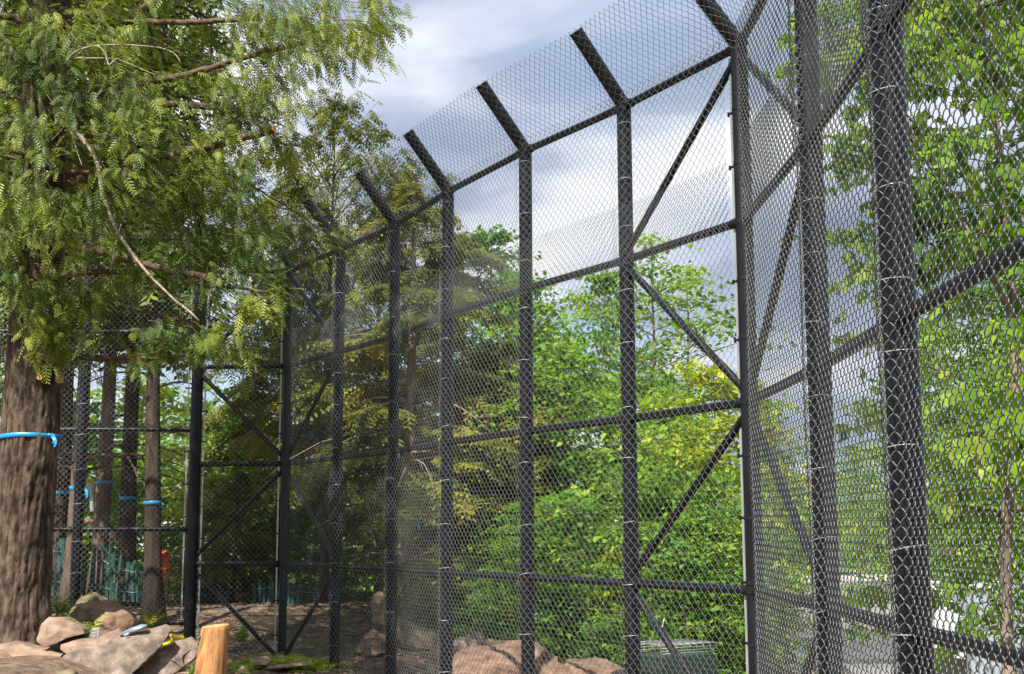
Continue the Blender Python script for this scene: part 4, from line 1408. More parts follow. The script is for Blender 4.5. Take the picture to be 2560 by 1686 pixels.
def mleaf(p, d, s):
    LP.append(p); LS.append(s)
    d = unit(d + np.array([0, 0, -0.55 + mr.normal(0, 0.35)]))
    LD.append(d)
    LU.append(unit(np.array([mr.normal(0, .5), -0.25 + mr.normal(0, .5), 0.9])))


def twig(o, d, l, nlv):
    k = 6
    t = np.linspace(0, 1, k)
    P = o + d * (t * l)[:, None] + np.array([0, 0, 1]) * ((0.22 * t - 0.30 * t * t) * l)[:, None] + mr.normal(0, 0.01, (k, 3)) * t[:, None]
    A.tube(P, np.linspace(0.007, 0.002, k), 4)
    for q in range(nlv):
        tt = 0.25 + 0.75 * (q + mr.uniform(0, 1)) / nlv
        p = np.array([np.interp(tt, t, P[:, c]) for c in range(3)])
        for sgn in (-1, 1):
            s = np.array([-d[1], d[0], 0]) * sgn
            e = unit(d * 0.6 + s + mr.normal(0, 0.35, 3)) * mr.uniform(0.03, 0.10)
            mleaf(p + e, e, mr.uniform(0.085, 0.14))
        if mr.random() < 0.35:
            e = unit(d + mr.normal(0, 0.7, 3) + [0, 0, -0.15])
            L2 = mr.uniform(0.12, 0.32)
            A.tube([p, p + e * L2 * 0.5 + [0, 0, 0.01], p + e * L2], [0.004, 0.003, 0.0015], 3)
            for _ in range(4):
                mleaf(p + e * L2 * mr.uniform(0.5, 1.1) + mr.normal(0, 0.03, 3), e + mr.normal(0, 0.6, 3), mr.uniform(0.07, 0.12))
    for _ in range(3):
        mleaf(P[-1] + mr.normal(0, 0.02, 3), d + mr.normal(0, 0.5, 3), mr.uniform(0.07, 0.12))


for PS, i0, cnt, lmax in ((MP, 9, 120, 1.1), (P2, 4, 56, 0.7), (P3, 3, 16, 0.5)):
    for _ in range(cnt):
        k = mr.integers(i0, len(PS) - 1)
        a_ = mr.uniform(0, 2 * np.pi)
        d = np.array([math.cos(a_), math.sin(a_), 0])
        l = lmax * mr.uniform(0.35, 1.0)
        if d[1] < 0 and PS[k][1] + d[1] * l < 3:
            continue
        if PS[k][0] + d[0] * l < 1.95:
            l = max(0.15, (PS[k][0] - 1.95) / max(0.05, -d[0]))
            l = min(l, lmax)
        twig(PS[k], d, l, int(3 + l * 7))
# hand-placed leafy side twigs seen through the right wall: photo start, end
for (a_, b_, nl_) in (((2262, 330), (2085, 330), 7), ((2262, 350), (2100, 390), 7), ((2240, 430), (2215, 520), 3), ((2300, 640), (2080, 560), 8), ((2300, 660), (2100, 690), 8),
                     ((2320, 700), (2200, 730), 5), ((2300, 850), (2110, 830), 6), ((2420, 960), (2180, 900), 8), ((2330, 760), (2130, 640), 7), ((2350, 1000), (2110, 1050), 6),
                     ((2500, 1180), (2300, 1120), 7), ((2500, 1300), (2330, 1250), 6), ((2520, 1100), (2380, 1040), 7), ((2500, 1400), (2330, 1480), 6), ((2500, 1500), (2380, 1560), 5), ((2500, 1560), (2330, 1640), 5),
                     ((2270, 1470), (2110, 1480), 6), ((2260, 1520), (2160, 1470), 5), ((2270, 1560), (2110, 1565), 3)):
    o = at(*a_, MY + mr.uniform(-0.3, 0.8)); e = at(*b_, MY + mr.uniform(-0.3, 0.8))
    twig(o, unit(e - o), np.linalg.norm(e - o), nl_)
obj('trunk', A.mesh('trunk', M['bark_maple']), tree)
LP, LD, LU, LS = map(np.array, (LP, LD, LU, LS))
px, py, dep = project(LP)
vis = (px > 1900) & (px < 2560) & (py > 0) & (py < 1686)
score = np.where(vis, LS / dep, 0)
order = np.argsort(-score)
pick, rest = order[:300], order[300:]
lt = np.clip(0.45 + mr.normal(0, 0.22, len(LP)) + 0.9 * (fbm(LP[:, 0] * 2, LP[:, 1] * 2, LP[:, 2] * 2, 2) - 0.5), 0, 1)
lm = [mesh_np('leaf', *MAPLE, M['maple'], False, np.full(len(MAPLE[0]), v)) for v in (0.15, 0.35, 0.5, 0.7, 0.95)]
RM = frame_from(LD, LU)
binv = Matrix.Translation(tree.location).inverted()
for i in pick:
    o = bpy.data.objects.new('leaf', lm[int(min(4, lt[i] * 5))])
    COL.objects.link(o)
    o.parent = tree
    o.matrix_parent_inverse = binv
    m4 = Matrix([[*(RM[i][r] * LS[i]), LP[i][r]] for r in range(3)] + [[0, 0, 0, 1]])
    o.matrix_basis = m4
V, Fx = scatter(*MAPLE, LP[rest], LD[rest], LU[rest], LS[rest])
o = obj('foliage', mesh_np('foliage', V, Fx, M['maple'], False, rep(lt[rest], len(MAPLE[0]))), tree)
o['kind'] = 'stuff'

# ------------------------------------------------------------------ rocks and the foreground
def rock(name, label, pts, Y, T, mat, tilt=0.35, bulge=0.10, amp=0.018, seed=0, group='rocks heaped around the fence foot', ground=None, shrink=0.72, zdrop=0.0, cuts=5):
    rg = np.random.default_rng(seed + 400)
    pts = np.array(pts, float)
    y0, y1 = pts[:, 1].min(), pts[:, 1].max()
    c = pts.mean(0)
    fpts = [at(px, py, Y + tilt * (y1 - py) / (y1 - y0)) for px, py in pts]
    mid = at(c[0], c[1], Y + tilt * 0.5 - bulge)
    sz = np.linalg.norm(fpts[0] - fpts[len(fpts) // 2])
    back = []
    for px, py in pts:
        q = c + (np.array([px, py]) - c) * shrink
        b = at(*q, Y + tilt * (y1 - py) / (y1 - y0))
        b[1] += T
        b[2] -= zdrop + 0.04 * T
        back.append(b)
    alln = fpts + back + [mid]
    low = np.array(fpts)[:, 2].min()
    bm = bmesh.new()
    for p in alln:
        bm.verts.new(p)
    if ground is not None:
        for p in list(alln):
            if p[2] < low + 0.35 * (np.array(fpts)[:, 2].max() - low):
                bm.verts.new((p[0], p[1], ground))
    r = bmesh.ops.convex_hull(bm, input=list(bm.verts))
    junk = [e for e in r['geom_interior'] if isinstance(e, bmesh.types.BMVert)]
    bmesh.ops.delete(bm, geom=junk, context='VERTS')
    loose = [v for v in bm.verts if not v.link_faces]
    bmesh.ops.delete(bm, geom=loose, context='VERTS')
    bmesh.ops.triangulate(bm, faces=bm.faces)
    for _ in range(4):
        mean = 0.06 * max(0.5, sz)
        es = [e for e in bm.edges if e.calc_length() > mean * 1.3]
        if not es or len(bm.faces) > 6000:
            break
        bmesh.ops.subdivide_edges(bm, edges=es, cuts=1)
        bmesh.ops.triangulate(bm, faces=bm.faces)
    bmesh.ops.smooth_vert(bm, verts=bm.verts, factor=0.35, use_axis_x=True, use_axis_y=True, use_axis_z=True)
    bm.normal_update()
    for v in bm.verts:
        p = Vector(v.co) + Vector((seed * 3.1, 0, 0))
        n_ = mnoise.noise(p * 3.2) * 1.6 + mnoise.noise(p * 8.5) * 0.8 + mnoise.noise(Vector((p.x * 3, p.y * 3, p.z * 22))) * 0.55 + mnoise.noise(p * 24) * 0.3
        v.co += v.normal * (n_ * amp * 1.35)
    me = bpy.data.meshes.new(name)
    # local origin at the rock's own base
    cen = Vector(np.array([v.co for v in bm.verts]).mean(0))
    cen.z = min(v.co.z for v in bm.verts)
    bmesh.ops.translate(bm, vec=-cen, verts=bm.verts)
    bmesh.ops.recalc_face_normals(bm, faces=bm.faces)
    bm.to_mesh(me)
    bm.free()
    me.materials.append(mat)
    me.polygons.foreach_set('use_smooth', np.ones(len(me.polygons), bool))
    me.set_sharp_from_angle(angle=rad(46))
    o = bpy.data.objects.new(name, me)
    COL.objects.link(o)
    o.location = cen
    return tag(o, label, 'rock', group)


def z4(l):
    return [(x / 4.76, 1450 + y / 4.76) for x, y in l]


def z5(l):
    return [(400 + x / 4.76, 1450 + y / 4.76) for x, y in l]


def zc4(l):
    return [(900 + x / 2.722, 1450 + y / 2.722) for x, y in l]


rock('boulder', 'rounded mossy boulder at the back of the heap, right of the big trunk', z4([(800, 470), (830, 330), (900, 230), (960, 172), (1060, 145), (1130, 180), (1210, 260), (1260, 420), (1100, 520)]), 13.5, 0.5, M['rock_moss'], 0.25, 0.12, 0.014, 1)
rock('boulder', 'large boulder with a mossy left half and a red-brown right face, behind the cracked slab', z4([(790, 480), (860, 360), (960, 285), (1080, 262), (1240, 250), (1400, 330), (1520, 430), (1590, 560), (1500, 760), (1150, 780), (850, 740)]), 13.0, 0.6, M['rock_red'], 0.35, 0.22, 0.022, 2)
rock('boulder', 'angular pale tan rock tilted on the heap next to the big trunk', z4([(455, 730), (480, 520), (520, 460), (580, 415), (700, 432), (860, 510), (1000, 592), (1010, 640), (860, 640), (690, 690), (600, 760), (525, 795)]), 12.0, 0.36, M['rock'], 0.30, 0.10, 0.012, 3)
rock('boulder', 'dark shaded rock under the angular pale tan one', z4([(560, 780), (700, 690), (1000, 640), (1020, 720), (900, 800), (740, 880)]), 12.25, 0.3, M['rock_grey'], 0.1, 0.02, 0.012, 4)
rock('rock_slab', 'narrow pinkish rock ridge lying behind the cracked slab', z4([(705, 830), (720, 775), (800, 765), (1000, 740), (1300, 620), (1420, 568), (1460, 630), (1400, 760), (1100, 860), (780, 885)]), 11.95, 0.35, M['rock'], 0.25, 0.05, 0.014, 5)
rock('rock_slab', 'long cracked grey-brown slab leaning up to the right in the middle of the heap', z4([(560, 1200), (660, 1050), (760, 905), (1050, 815), (1400, 715), (1750, 580), (1900, 530), (1985, 510), (2040, 560), (2020, 650), (1880, 790), (1790, 930), (1650, 1030), (1480, 1130), (1400, 1260), (700, 1280)]), 11.45, 0.42, M['rock_grey'], 0.42, 0.10, 0.016, 6)
rock('rock_slab', 'flat-topped slab with a pointed right end beside the orange log', z4([(1480, 1140), (1700, 1010), (1830, 845), (2000, 770), (2280, 665), (2335, 720), (2372, 830), (2320, 930), (2100, 1070), (1990, 1130), (1900, 1260), (1500, 1270)]), 11.7, 0.40, M['rock_grey'], 0.40, 0.08, 0.014, 7)
rock('boulder', 'small tan rock squeezed between the pointed slab and the orange log', z5([(395, 690), (440, 720), (475, 770), (455, 880), (430, 860), (395, 770)]), 12.1, 0.2, M['rock'], 0.1, 0.03, 0.008, 8)
rock('rock_slab', 'low smooth tan rock at the lower left corner', z4([(-260, 800), (-100, 700), (90, 695), (200, 735), (470, 810), (740, 890), (720, 925), (300, 930), (-200, 940)]), 11.9, 0.5, M['rock'], 0.35, 0.08, 0.014, 9)
rock('rock_slab', 'broad crumbly brown rock filling the bottom left corner', z4([(-300, 900), (0, 900), (300, 915), (740, 950), (690, 1030), (600, 1190), (300, 1300), (-300, 1300)]), 11.4, 0.6, M['rock_red'], 0.55, 0.10, 0.024, 10)
rock('boulder', 'small greenish stone at the bottom edge under the cracked slab', z4([(590, 1150), (620, 1095), (800, 1058), (870, 1105), (880, 1170), (700, 1200)]), 10.9, 0.2, M['rock_moss'], 0.12, 0.04, 0.008, 11)
rock('boulder', 'smooth oval stone on the bare ground in front of the far corner post', z5([(1062, 965), (1080, 930), (1160, 908), (1285, 912), (1330, 955), (1270, 1020), (1180, 1015), (1085, 1000)]), 14.4, 0.22, M['rock'], 0.15, 0.06, 0.008, 12)
rock('boulder', 'small stone touching the foot of the far corner post', z5([(1330, 935), (1380, 905), (1460, 896), (1492, 935), (1440, 970), (1345, 968)]), 15.2, 0.2, M['rock'], 0.12, 0.04, 0.008, 13)
rock('rock_slab', 'flat thin stone lying behind the green clippings', z5([(1260, 1045), (1400, 1015), (1650, 990), (1780, 962), (1822, 980), (1790, 1012), (1560, 1040), (1330, 1058)]), 14.3, 0.25, M['rock'], 0.12, 0.03, 0.006, 14)
rock('boulder', 'brown pyramid-shaped rock behind the foot of the brace in the short fence bay', z5([(1085, 825), (1150, 700), (1210, 630), (1270, 690), (1305, 750), (1260, 800)]), 17.5, 0.4, M['rock_red'], 0.2, 0.06, 0.012, 15)
rock('boulder', 'grey rock behind the far corner post, at ground level', z5([(1130, 870), (1180, 800), (1300, 775), (1370, 790), (1400, 880), (1250, 905)]), 17.0, 0.35, M['rock_grey'], 0.15, 0.05, 0.010, 16)
rock('boulder', 'grey stone behind the short fence bay in the shade', z5([(730, 370), (780, 330), (850, 320), (870, 400), (800, 430)]), 19.0, 0.3, M['rock_grey'], 0.1, 0.04, 0.01, 17)
rock('boulder', 'upright rough stone left of the pale dead-branched trunk', zc4([(85, 300), (80, 200), (88, 100), (115, 78), (160, 82), (185, 110), (188, 220), (175, 310)]), 17.3, 0.3, M['rock'], 0.05, 0.08, 0.016, 18)
rock('boulder', 'brown rock pile piece at the foot of the pale trunk, left of a post', zc4([(-30, 470), (0, 400), (70, 330), (160, 370), (200, 430), (180, 500), (30, 520)]), 16.4, 0.5, M['rock_red'], 0.25, 0.08, 0.022, 19)
rock('boulder', 'mossy rounded rock in front of the pale dead-branched trunk', zc4([(230, 380), (230, 290), (270, 262), (330, 270), (370, 320), (460, 330), (540, 390), (500, 470), (300, 470)]), 17.0, 0.5, M['rock_moss'], 0.25, 0.08, 0.018, 20)
rock('boulder', 'tan broken rock in the pile right of the pale trunk, beside a post', zc4([(450, 600), (470, 480), (520, 425), (590, 440), (620, 520), (600, 610), (500, 640)]), 15.4, 0.4, M['rock'], 0.2, 0.06, 0.018, 21)
rock('boulder', 'low brown rubble rock at the foot of the long wall, left of the ledge', zc4([(240, 560), (330, 520), (420, 530), (470, 590), (440, 650), (280, 660)]), 15.6, 0.4, M['rock_red'], 0.2, 0.05, 0.018, 22)
rock('rock_ledge', 'wide brown rock ledge just behind the middle bays of the long wall', zc4([(560, 660), (600, 560), (660, 480), (760, 470), (850, 440), (1000, 420), (1120, 430), (1240, 440), (1290, 530), (1400, 560), (1480, 620), (1500, 760), (560, 800)]), 13.9, 0.9, M['rock_red'], 0.55, 0.12, 0.030, 23)
rock('boulder', 'tan lump of rock on top of the brown ledge, left part', zc4([(725, 440), (722, 380), (740, 352), (800, 355), (850, 392), (850, 440), (790, 470)]), 14.7, 0.3, M['rock'], 0.12, 0.06, 0.014, 24)
rock('boulder', 'grey-brown stone on the brown ledge next to the tan lump', zc4([(640, 480), (640, 410), (680, 378), (730, 390), (745, 450), (700, 490)]), 14.6, 0.3, M['rock_grey'], 0.12, 0.06, 0.014, 25)
rock('rock_ledge', 'low red-brown bank right of the brown ledge, at the bottom edge', zc4([(1330, 640), (1400, 565), (1500, 560), (1600, 545), (1680, 560), (1780, 590), (1860, 640), (1860, 760), (1330, 760)]), 12.6, 0.7, M['rock_red'], 0.35, 0.10, 0.022, 26)

# peeled log stump
c0, c1 = at(400 + 665 / 4.76, 1450 + 545 / 4.76, 11.9), at(400 + 560 / 4.76, 1450 + 1380 / 4.76, 11.8)
log = thing('log_stump', 'upright peeled orange log standing beside the rock heap', 'log', c1)
n_, k_ = 40, 46
t = np.linspace(0, 1, k_)
AX = c1 + (c0 - c1) * t[:, None]
a = np.arange(n_) / n_ * 2 * np.pi
TT, AAn = np.meshgrid(t, a, indexing='ij')
Rl = (0.140 - 0.017 * TT) * (1 + 0.05 * (fbm(np.cos(AAn) * 1.5, np.sin(AAn) * 1.5, TT * 1.2, 3) - 0.5) + 0.035 * np.cos(2 * AAn + 0.6)) - 0.008 * (1 - np.abs(2 * vnoise(np.cos(AAn) * 6, np.sin(AAn) * 6, TT * 2) - 1)) ** 5
Rl = Rl * (1 - 0.06 * smooth(0.955, 1.0, TT))
V = np.stack([AX[:, None, 0] + Rl * np.cos(AAn), AX[:, None, 1] + Rl * np.sin(AAn), AX[:, None, 2] + 0.012 * np.sin(AAn * 1 + 1) * TT], -1).reshape(-1, 3)
i_ = np.arange(k_ - 1)[:, None] * n_
j_ = np.arange(n_)[None]
Q = np.stack([i_ + j_, i_ + (j_ + 1) % n_, i_ + n_ + (j_ + 1) % n_, i_ + n_ + j_], -1).reshape(-1, 4)
lme = mesh_np('stem', V, Q, M['log'])
obj('stem', lme, log)
topv = V.reshape(k_, n_, 3)[-1]
ctr = topv.mean(0)
rings = [topv * f + ctr * (1 - f) + np.array([0, 0, 0.004 * (1 - f)]) + np.array([0, 0, 1]) * (0.006 * (fbm(topv[:, 0] * 40, topv[:, 1] * 40, f * 9, 2) - 0.5))[:, None] for f in (1, 0.97, 0.8, 0.55, 0.3)]
Vc = np.concatenate(rings + [ctr[None] + [0, 0, 0.005]])
Q = np.concatenate([np.stack([k * n_ + np.arange(n_), k * n_ + (np.arange(n_) + 1) % n_, (k + 1) * n_ + (np.arange(n_) + 1) % n_, (k + 1) * n_ + np.arange(n_)], -1) for k in range(4)])
T3 = np.stack([4 * n_ + np.arange(n_), 4 * n_ + (np.arange(n_) + 1) % n_, np.full(n_, 5 * n_)], -1)
obj('cut_top', mesh_np('cut_top', Vc, [Q, T3], M['cutwood']), log)
A = Acc()
for (fx, ft, ln) in ((-2.7, 0.80, 0.05),):
    k = int(ft * k_)
    p = V.reshape(k_, n_, 3)[k, int((fx % (2 * np.pi)) / (2 * np.pi) * n_)]
    A.tube([p, p + [0, -0.004, ln * 0.5], p + [0, -0.002, ln]], [0.006, 0.012, 0.004], 6)
obj('bark_shred', A.mesh('bark_shred', M['branch']), log)

# yellow strap
A = Acc()
SP_ = curve([at(*p, y) for p, y in zip(z4([(1880, 806), (1930, 775), (1990, 765), (2050, 735), (2055, 700), (2010, 660), (2060, 668), (2130, 690), (2195, 690)]), (11.75, 11.76, 11.72, 11.66, 11.64, 11.68, 11.78, 11.85, 11.9))], 30)
Vs = []
for q in range(len(SP_)):
    up_ = unit(np.array([0.25 * math.sin(q * 0.35), -0.5, 0.75 + 0.2 * math.cos(q * 0.3)]))
    Vs += [SP_[q] - up_ * 0.020, SP_[q] + up_ * 0.020, SP_[q] + up_ * 0.020 + [0, 0.004, 0.0], SP_[q] - up_ * 0.020 + [0, 0.004, 0.0]]
Vs = np.array(Vs)
Q = np.concatenate([[[4 * q + k, 4 * q + (k + 1) % 4, 4 * q + 4 + (k + 1) % 4, 4 * q + 4 + k] for k in range(4)] for q in range(len(SP_) - 1)])
tag(obj('strap', mesh_np('strap', Vs, np.array(Q), M['yellow'])), 'crumpled yellow strap lying between the two grey slabs', 'strap')

# coil of wire
A = Acc()
cc = at(1120 / 4.76, 1450 + 690 / 4.76, 11.78)
ct = at(1140 / 4.76, 1450 + 570 / 4.76, 11.80)
t = np.linspace(0, 7 * 2 * np.pi, 130)
rr = 0.046 * (1 - 0.35 * t / t[-1])
P = cc + (ct - cc) * (t / t[-1])[:, None] + np.stack([rr * np.cos(t), rr * np.sin(t), 0 * t], -1)
A.tube(P, 0.0026, 5)
tag(obj('wire_coil', A.mesh('wire_coil', M['tie'])), 'little springy coil of bare wire standing on the rocks', 'wire coil')

# folded metal hardware on the slab
hw = thing('metal_bracket', 'blue-grey metal bracket lying on top of the cracked slab', 'bracket', at(330, 1585, 11.75))
pl = z4([(1415, 692), (1440, 672), (1560, 610), (1680, 570), (1752, 572), (1735, 592), (1640, 640), (1500, 680), (1425, 705)])
tp = np.array([at(*p, 11.72 + 0.06 * (k in (2, 3, 4))) for k, p in enumerate(pl)]) + [0, 0, 0.03]
n9 = len(tp)
fs9 = [np.arange(n9)[None], np.arange(n9)[::-1][None] + n9, np.array([[q, q + n9, (q + 1) % n9 + n9, (q + 1) % n9] for q in range(n9)])]
obj('plate', mesh_np('plate', np.concatenate([tp, tp - [0, -0.02, 0.012]]), fs9, M['tool'], False), hw)
rod('bolt', at(1590 / 4.76, 1450 + 590 / 4.76, 11.73), at(1690 / 4.76, 1450 + 570 / 4.76, 11.73), 0.010, M['tie'], hw, 10)
rod('bolt', at(1480 / 4.76, 1450 + 662 / 4.76, 11.70), at(1535 / 4.76, 1450 + 640 / 4.76, 11.70), 0.008, M['tie'], hw, 10)

# small plants
def fern(label, px, py, Y, n, size, mat, seed, name='fern', spread=1.0):
    rg = np.random.default_rng(seed)
    b = at(px, py, Y)
    A = Acc()
    for k in range(n):
        a_ = rg.uniform(0, 2 * np.pi)
        d = np.array([[math.cos(a_) * spread, math.sin(a_) * spread, rg.uniform(0.3, 1.3)]])
        V, Fx = scatter(*FROND, np.array([b]) + rg.normal(0, .02, (1, 3)), d, np.array([[-math.cos(a_) * 0.7, -math.sin(a_) * 0.7, 0.8]]), np.array([size * rg.uniform(.6, 1.1)]))
        A.add(V, [Fx], np.clip(rg.normal(0.6, 0.2), 0, 1))
    o = bpy.data.objects.new(name, A.mesh(name, mat, False))
    COL.objects.link(o)
    tag(o, label, 'plant', 'small plants among the rocks')


fern('green fern fronds arching between the pale tan rock and the big boulder', 1020 / 4.76, 1450 + 640 / 4.76, 12.35, 7, 0.30, M['needle'], 1)
fern('leafy fern tuft at the right foot of the big trunk', 640 / 4.76, 1450 + 400 / 4.76, 12.9, 12, 0.30, M['needle'], 2)
fern('second fern tuft just in front of the mossy boulder', 760 / 4.76, 1450 + 420 / 4.76, 12.95, 9, 0.22, M['leaf'], 3)
fern('mossy yellow-green tuft above the right end of the cracked slab', 1760 / 4.76, 1450 + 560 / 4.76, 13.6, 22, 0.26, M['needle_olive'], 4, 'moss_tuft', 1.0)
fern('small weed at the foot of the orange log', 400 + 385 / 4.76, 1450 + 1110 / 4.76, 11.6, 8, 0.10, M['leaf'], 5, 'weed')
fern('green weed in the fence corner beyond the brace', 400 + 960 / 4.76, 1450 + 740 / 4.76, 17.2, 14, 0.30, M['leaf'], 6, 'weed')

# clippings, litter, pebbles
cr_ = np.random.default_rng(77)
n = 620
u = cr_.normal(0, 1, (n, 2))
pxs = 700 + u[:, 0] * 62
pys = 1676 + u[:, 1] * 9
P = np.array([[*gp(a_, b_, -0.05), 0] for a_, b_ in zip(pxs, pys)])
P[:, 2] = hgt(P[:, 0], P[:, 1]) + 0.02 + 0.07 * cr_.uniform(0, 1, n) * np.exp(-u[:, 0] ** 2 / 2)
az = cr_.uniform(0, 2 * np.pi, n)
V, Fx = scatter(*FROND, P, np.stack([np.cos(az), np.sin(az), cr_.normal(0.05, .2, n)], -1), np.stack([cr_.normal(0, .3, n), cr_.normal(0, .3, n), np.ones(n)], -1), cr_.uniform(0.12, 0.26, n))
o = obj('evergreen_clippings', mesh_np('evergreen_clippings', V, Fx, M['clip'], False, rep(np.clip(cr_.normal(.55, .25, n), 0, 1), len(FROND[0]))))
o['kind'] = 'stuff'; o['label'] = 'heap of bright green cut evergreen sprigs on the ground'
A = Acc()
for _ in range(620):
    x_, y_ = cr_.uniform(-4.6, 0.8), cr_.uniform(12.2, 19.5)
    z_ = float(hgt(x_, y_))
    a_ = cr_.uniform(0, np.pi)
    l_ = cr_.uniform(0.04, 0.30)
    d = np.array([math.cos(a_), math.sin(a_), cr_.normal(0, .12)]) * l_ / 2
    p = np.array([x_, y_, z_ + 0.015])
    A.tube([p - d, p + cr_.normal(0, .008, 3), p + d], cr_.uniform(0.002, 0.007), 4)
o = obj('twig_litter', A.mesh('twig_litter', M['twiggy'])); o['kind'] = 'stuff'
A = Acc()
ico = bmesh.new(); bmesh.ops.create_icosphere(ico, subdivisions=1, radius=1.0)
IV = np.array([v.co for v in ico.verts]); IF = np.array([[v.index for v in f.verts] for f in ico.faces]); ico.free()
for _ in range(900):
    x_, y_ = cr_.uniform(-4.2, 1.2), cr_.uniform(12.3, 18.5)
    s_ = cr_.uniform(0.008, 0.035) * (1 + 1.2 * (cr_.random() < 0.06))
    Vv = IV * (1 + cr_.normal(0, .16, (len(IV), 1))) * np.array([1, cr_.uniform(.7, 1.2), 0.6]) * s_
    A.add(Vv + [x_, y_, float(hgt(x_, y_)) + s_ * 0.25], [IF])
o = obj('pebbles', A.mesh('pebbles', M['rock'], False)); o['kind'] = 'stuff'
n = 5200
x_, y_ = cr_.uniform(-5, 1.5, n), cr_.uniform(12.3, 21, n)
az = cr_.uniform(0, 2 * np.pi, n)
V, Fx = scatter(*LEAF, np.stack([x_, y_, hgt(x_, y_) + 0.012], -1), np.stack([np.cos(az), np.sin(az), cr_.normal(0, .3, n)], -1), np.stack([cr_.normal(0, .4, n), cr_.normal(0, .4, n), np.ones(n)], -1), cr_.uniform(0.02, 0.055, n))
M['litter'] = leaf_mat('dead_leaf_litter', [(0.09, 0.05, 0.025), (0.20, 0.12, 0.06), (0.34, 0.23, 0.12)], 0.1, (1, 1, 1), 0.9)
o = obj('leaf_litter', mesh_np('leaf_litter', V, Fx, M['litter'], False, rep(cr_.uniform(0, 1, n), len(LEAF[0])))); o['kind'] = 'stuff'

# ------------------------------------------------------------------ wooden slat fences beyond the left walls
def slat_mesh(w_, h_, t_=0.010):
    bm = bmesh.new()
    bmesh.ops.create_cube(bm, size=1.0)
    for v in bm.verts:
        v.co = Vector((v.co.x * w_, v.co.y * t_, (v.co.z + 0.5) * h_))
    bmesh.ops.bevel(bm, geom=list(bm.edges), offset=0.0025, segments=1, affect='EDGES')
    me = bpy.data.meshes.new('slat')
    bm.to_mesh(me); bm.free()
    me.materials.append(M['slat'])
    return me


sr2 = np.random.default_rng(8)
SL = [slat_mesh(0.046, 1.0), slat_mesh(0.05, 0.96), slat_mesh(0.043, 1.04)]


def slat_fence(label, tops, Y, group):
    """tops: (px, top_py, bottom_py, lean)"""
    b0 = at(tops[0][0], tops[0][2], Y)
    e = thing('slat_fence', label, 'slat fence', b0, group)
    inv = Matrix.Translation(e.location).inverted()
    mids = []
    for k, (px, ty, by, ln) in enumerate(tops):
        y = Y + 0.04 * math.sin(k * 1.3) + 0.010 * k
        b = at(px, by, y); tp_ = at(px, ty, y)
        b[2] -= 0.03
        o = bpy.data.objects.new('slat', SL[k % 3])
        COL.objects.link(o)
        o.parent = e
        o.matrix_parent_inverse = inv
        o.location = b
        o.scale = (1, 1, (tp_[2] - b[2]) / (1.0, 0.96, 1.04)[k % 3])
        o.rotation_euler = (sr2.normal(0, .03), ln, sr2.normal(0, .15))
        mids.append((b, tp_))
    for f in (0.25, 0.78):
        A = Acc()
        A.tube([b + (t_ - b) * f + [0, -0.012, 0] for b, t_ in mids], 0.003, 5)
        obj('binding_wire', A.mesh('binding_wire', M['bar']), e)


def zb1(x, y):
    return x / 2.767, 1120 + y / 2.767


T1 = []
for k in range(25):
    x = 362 + k * 31
    top = float(np.interp(x, [362, 480, 580, 700, 860, 1000, 1110], [636, 655, 705, 700, 790, 800, 822])) + sr2.normal(0, 8)
    bot = float(np.interp(x, [362, 860, 1110], [1010, 1050, 1062]))
    px, ty = zb1(x, top)
    T1.append((px, ty, zb1(x, bot)[1], sr2.normal(-0.04 if x > 900 else 0.02, 0.05)))
slat_fence('leaning green wooden slat fence behind the left fence wall, running right from the big trunk', T1, 18.9, 'green slat fences outside the enclosure')
T2 = [(zb1(x, 0)[0], zb1(0, 930 + sr2.normal(0, 9))[1], zb1(0, 1110)[1], sr2.normal(0, .03)) for x in range(1762, 1950, 31)]
T2 += [(zb1(x, 0)[0], zb1(0, 960 + sr2.normal(0, 9))[1], zb1(0, 1120)[1], sr2.normal(0, .05)) for x in range(1960, 2180, 31)]
slat_fence('short piece of green slat fence behind the far corner post', T2, 20.3, 'green slat fences outside the enclosure')
A = Acc()
p0, p1 = at(*zb1(690, 660), 18.8), at(*zb1(800, 860), 18.8)
A.tube([p0, (p0 + p1) / 2, p1], 0.022, 4)
tag(obj('loose_slat', A.mesh('loose_slat', M['slat'], False)), 'loose green slat leaning diagonally over the slat fence', 'slat')

# orange tape tuft
A = Acc()
orr = np.random.default_rng(5)
for (px, py, n, s_) in ((*zb1(1125, 740), 46, 0.16), (*zb1(1110, 825), 14, 0.09), (*zb1(1118, 870), 14, 0.10)):
    c_ = at(px, py, 18.7)
    for _ in range(n):
        d = unit(orr.normal(0, 1, 3)) * s_ * orr.uniform(.5, 1.15)
        sd = unit(np.cross(d, orr.normal(0, 1, 3))) * 0.014
        p_ = c_ + orr.normal(0, .03, 3)
        V = np.array([p_ - sd, p_ + sd, p_ + d * .6 + sd + orr.normal(0, .012, 3), p_ + d * .6 - sd, p_ + d + sd * .6 + [0, 0, -.02], p_ + d - sd * .6 + [0, 0, -.02]])
        A.add(V, [np.array([[0, 1, 2, 3], [3, 2, 4, 5]])])
A.tube([at(*zb1(1125, 740), 18.7), at(*zb1(1108, 800), 18.7), at(*zb1(1118, 880), 18.7)], 0.008, 5)
tag(obj('flagging_tape', A.mesh('flagging_tape', M['orange'], False)), 'bright orange tuft of flagging tape hanging by the right end of the slat fence', 'tape')

# barrier board, plank, pale frame
bt = thing('barrier', 'small white post carrying a red and white board behind the slat fence', 'barrier', at(*zb1(750, 760), 21.5))
rod('post', at(*zb1(757, 760), 21.5), at(*zb1(745, 590), 21.5), 0.035, M['white'], bt, 8)
a, b = at(*zb1(700, 606), 21.46), at(*zb1(800, 604), 21.46)


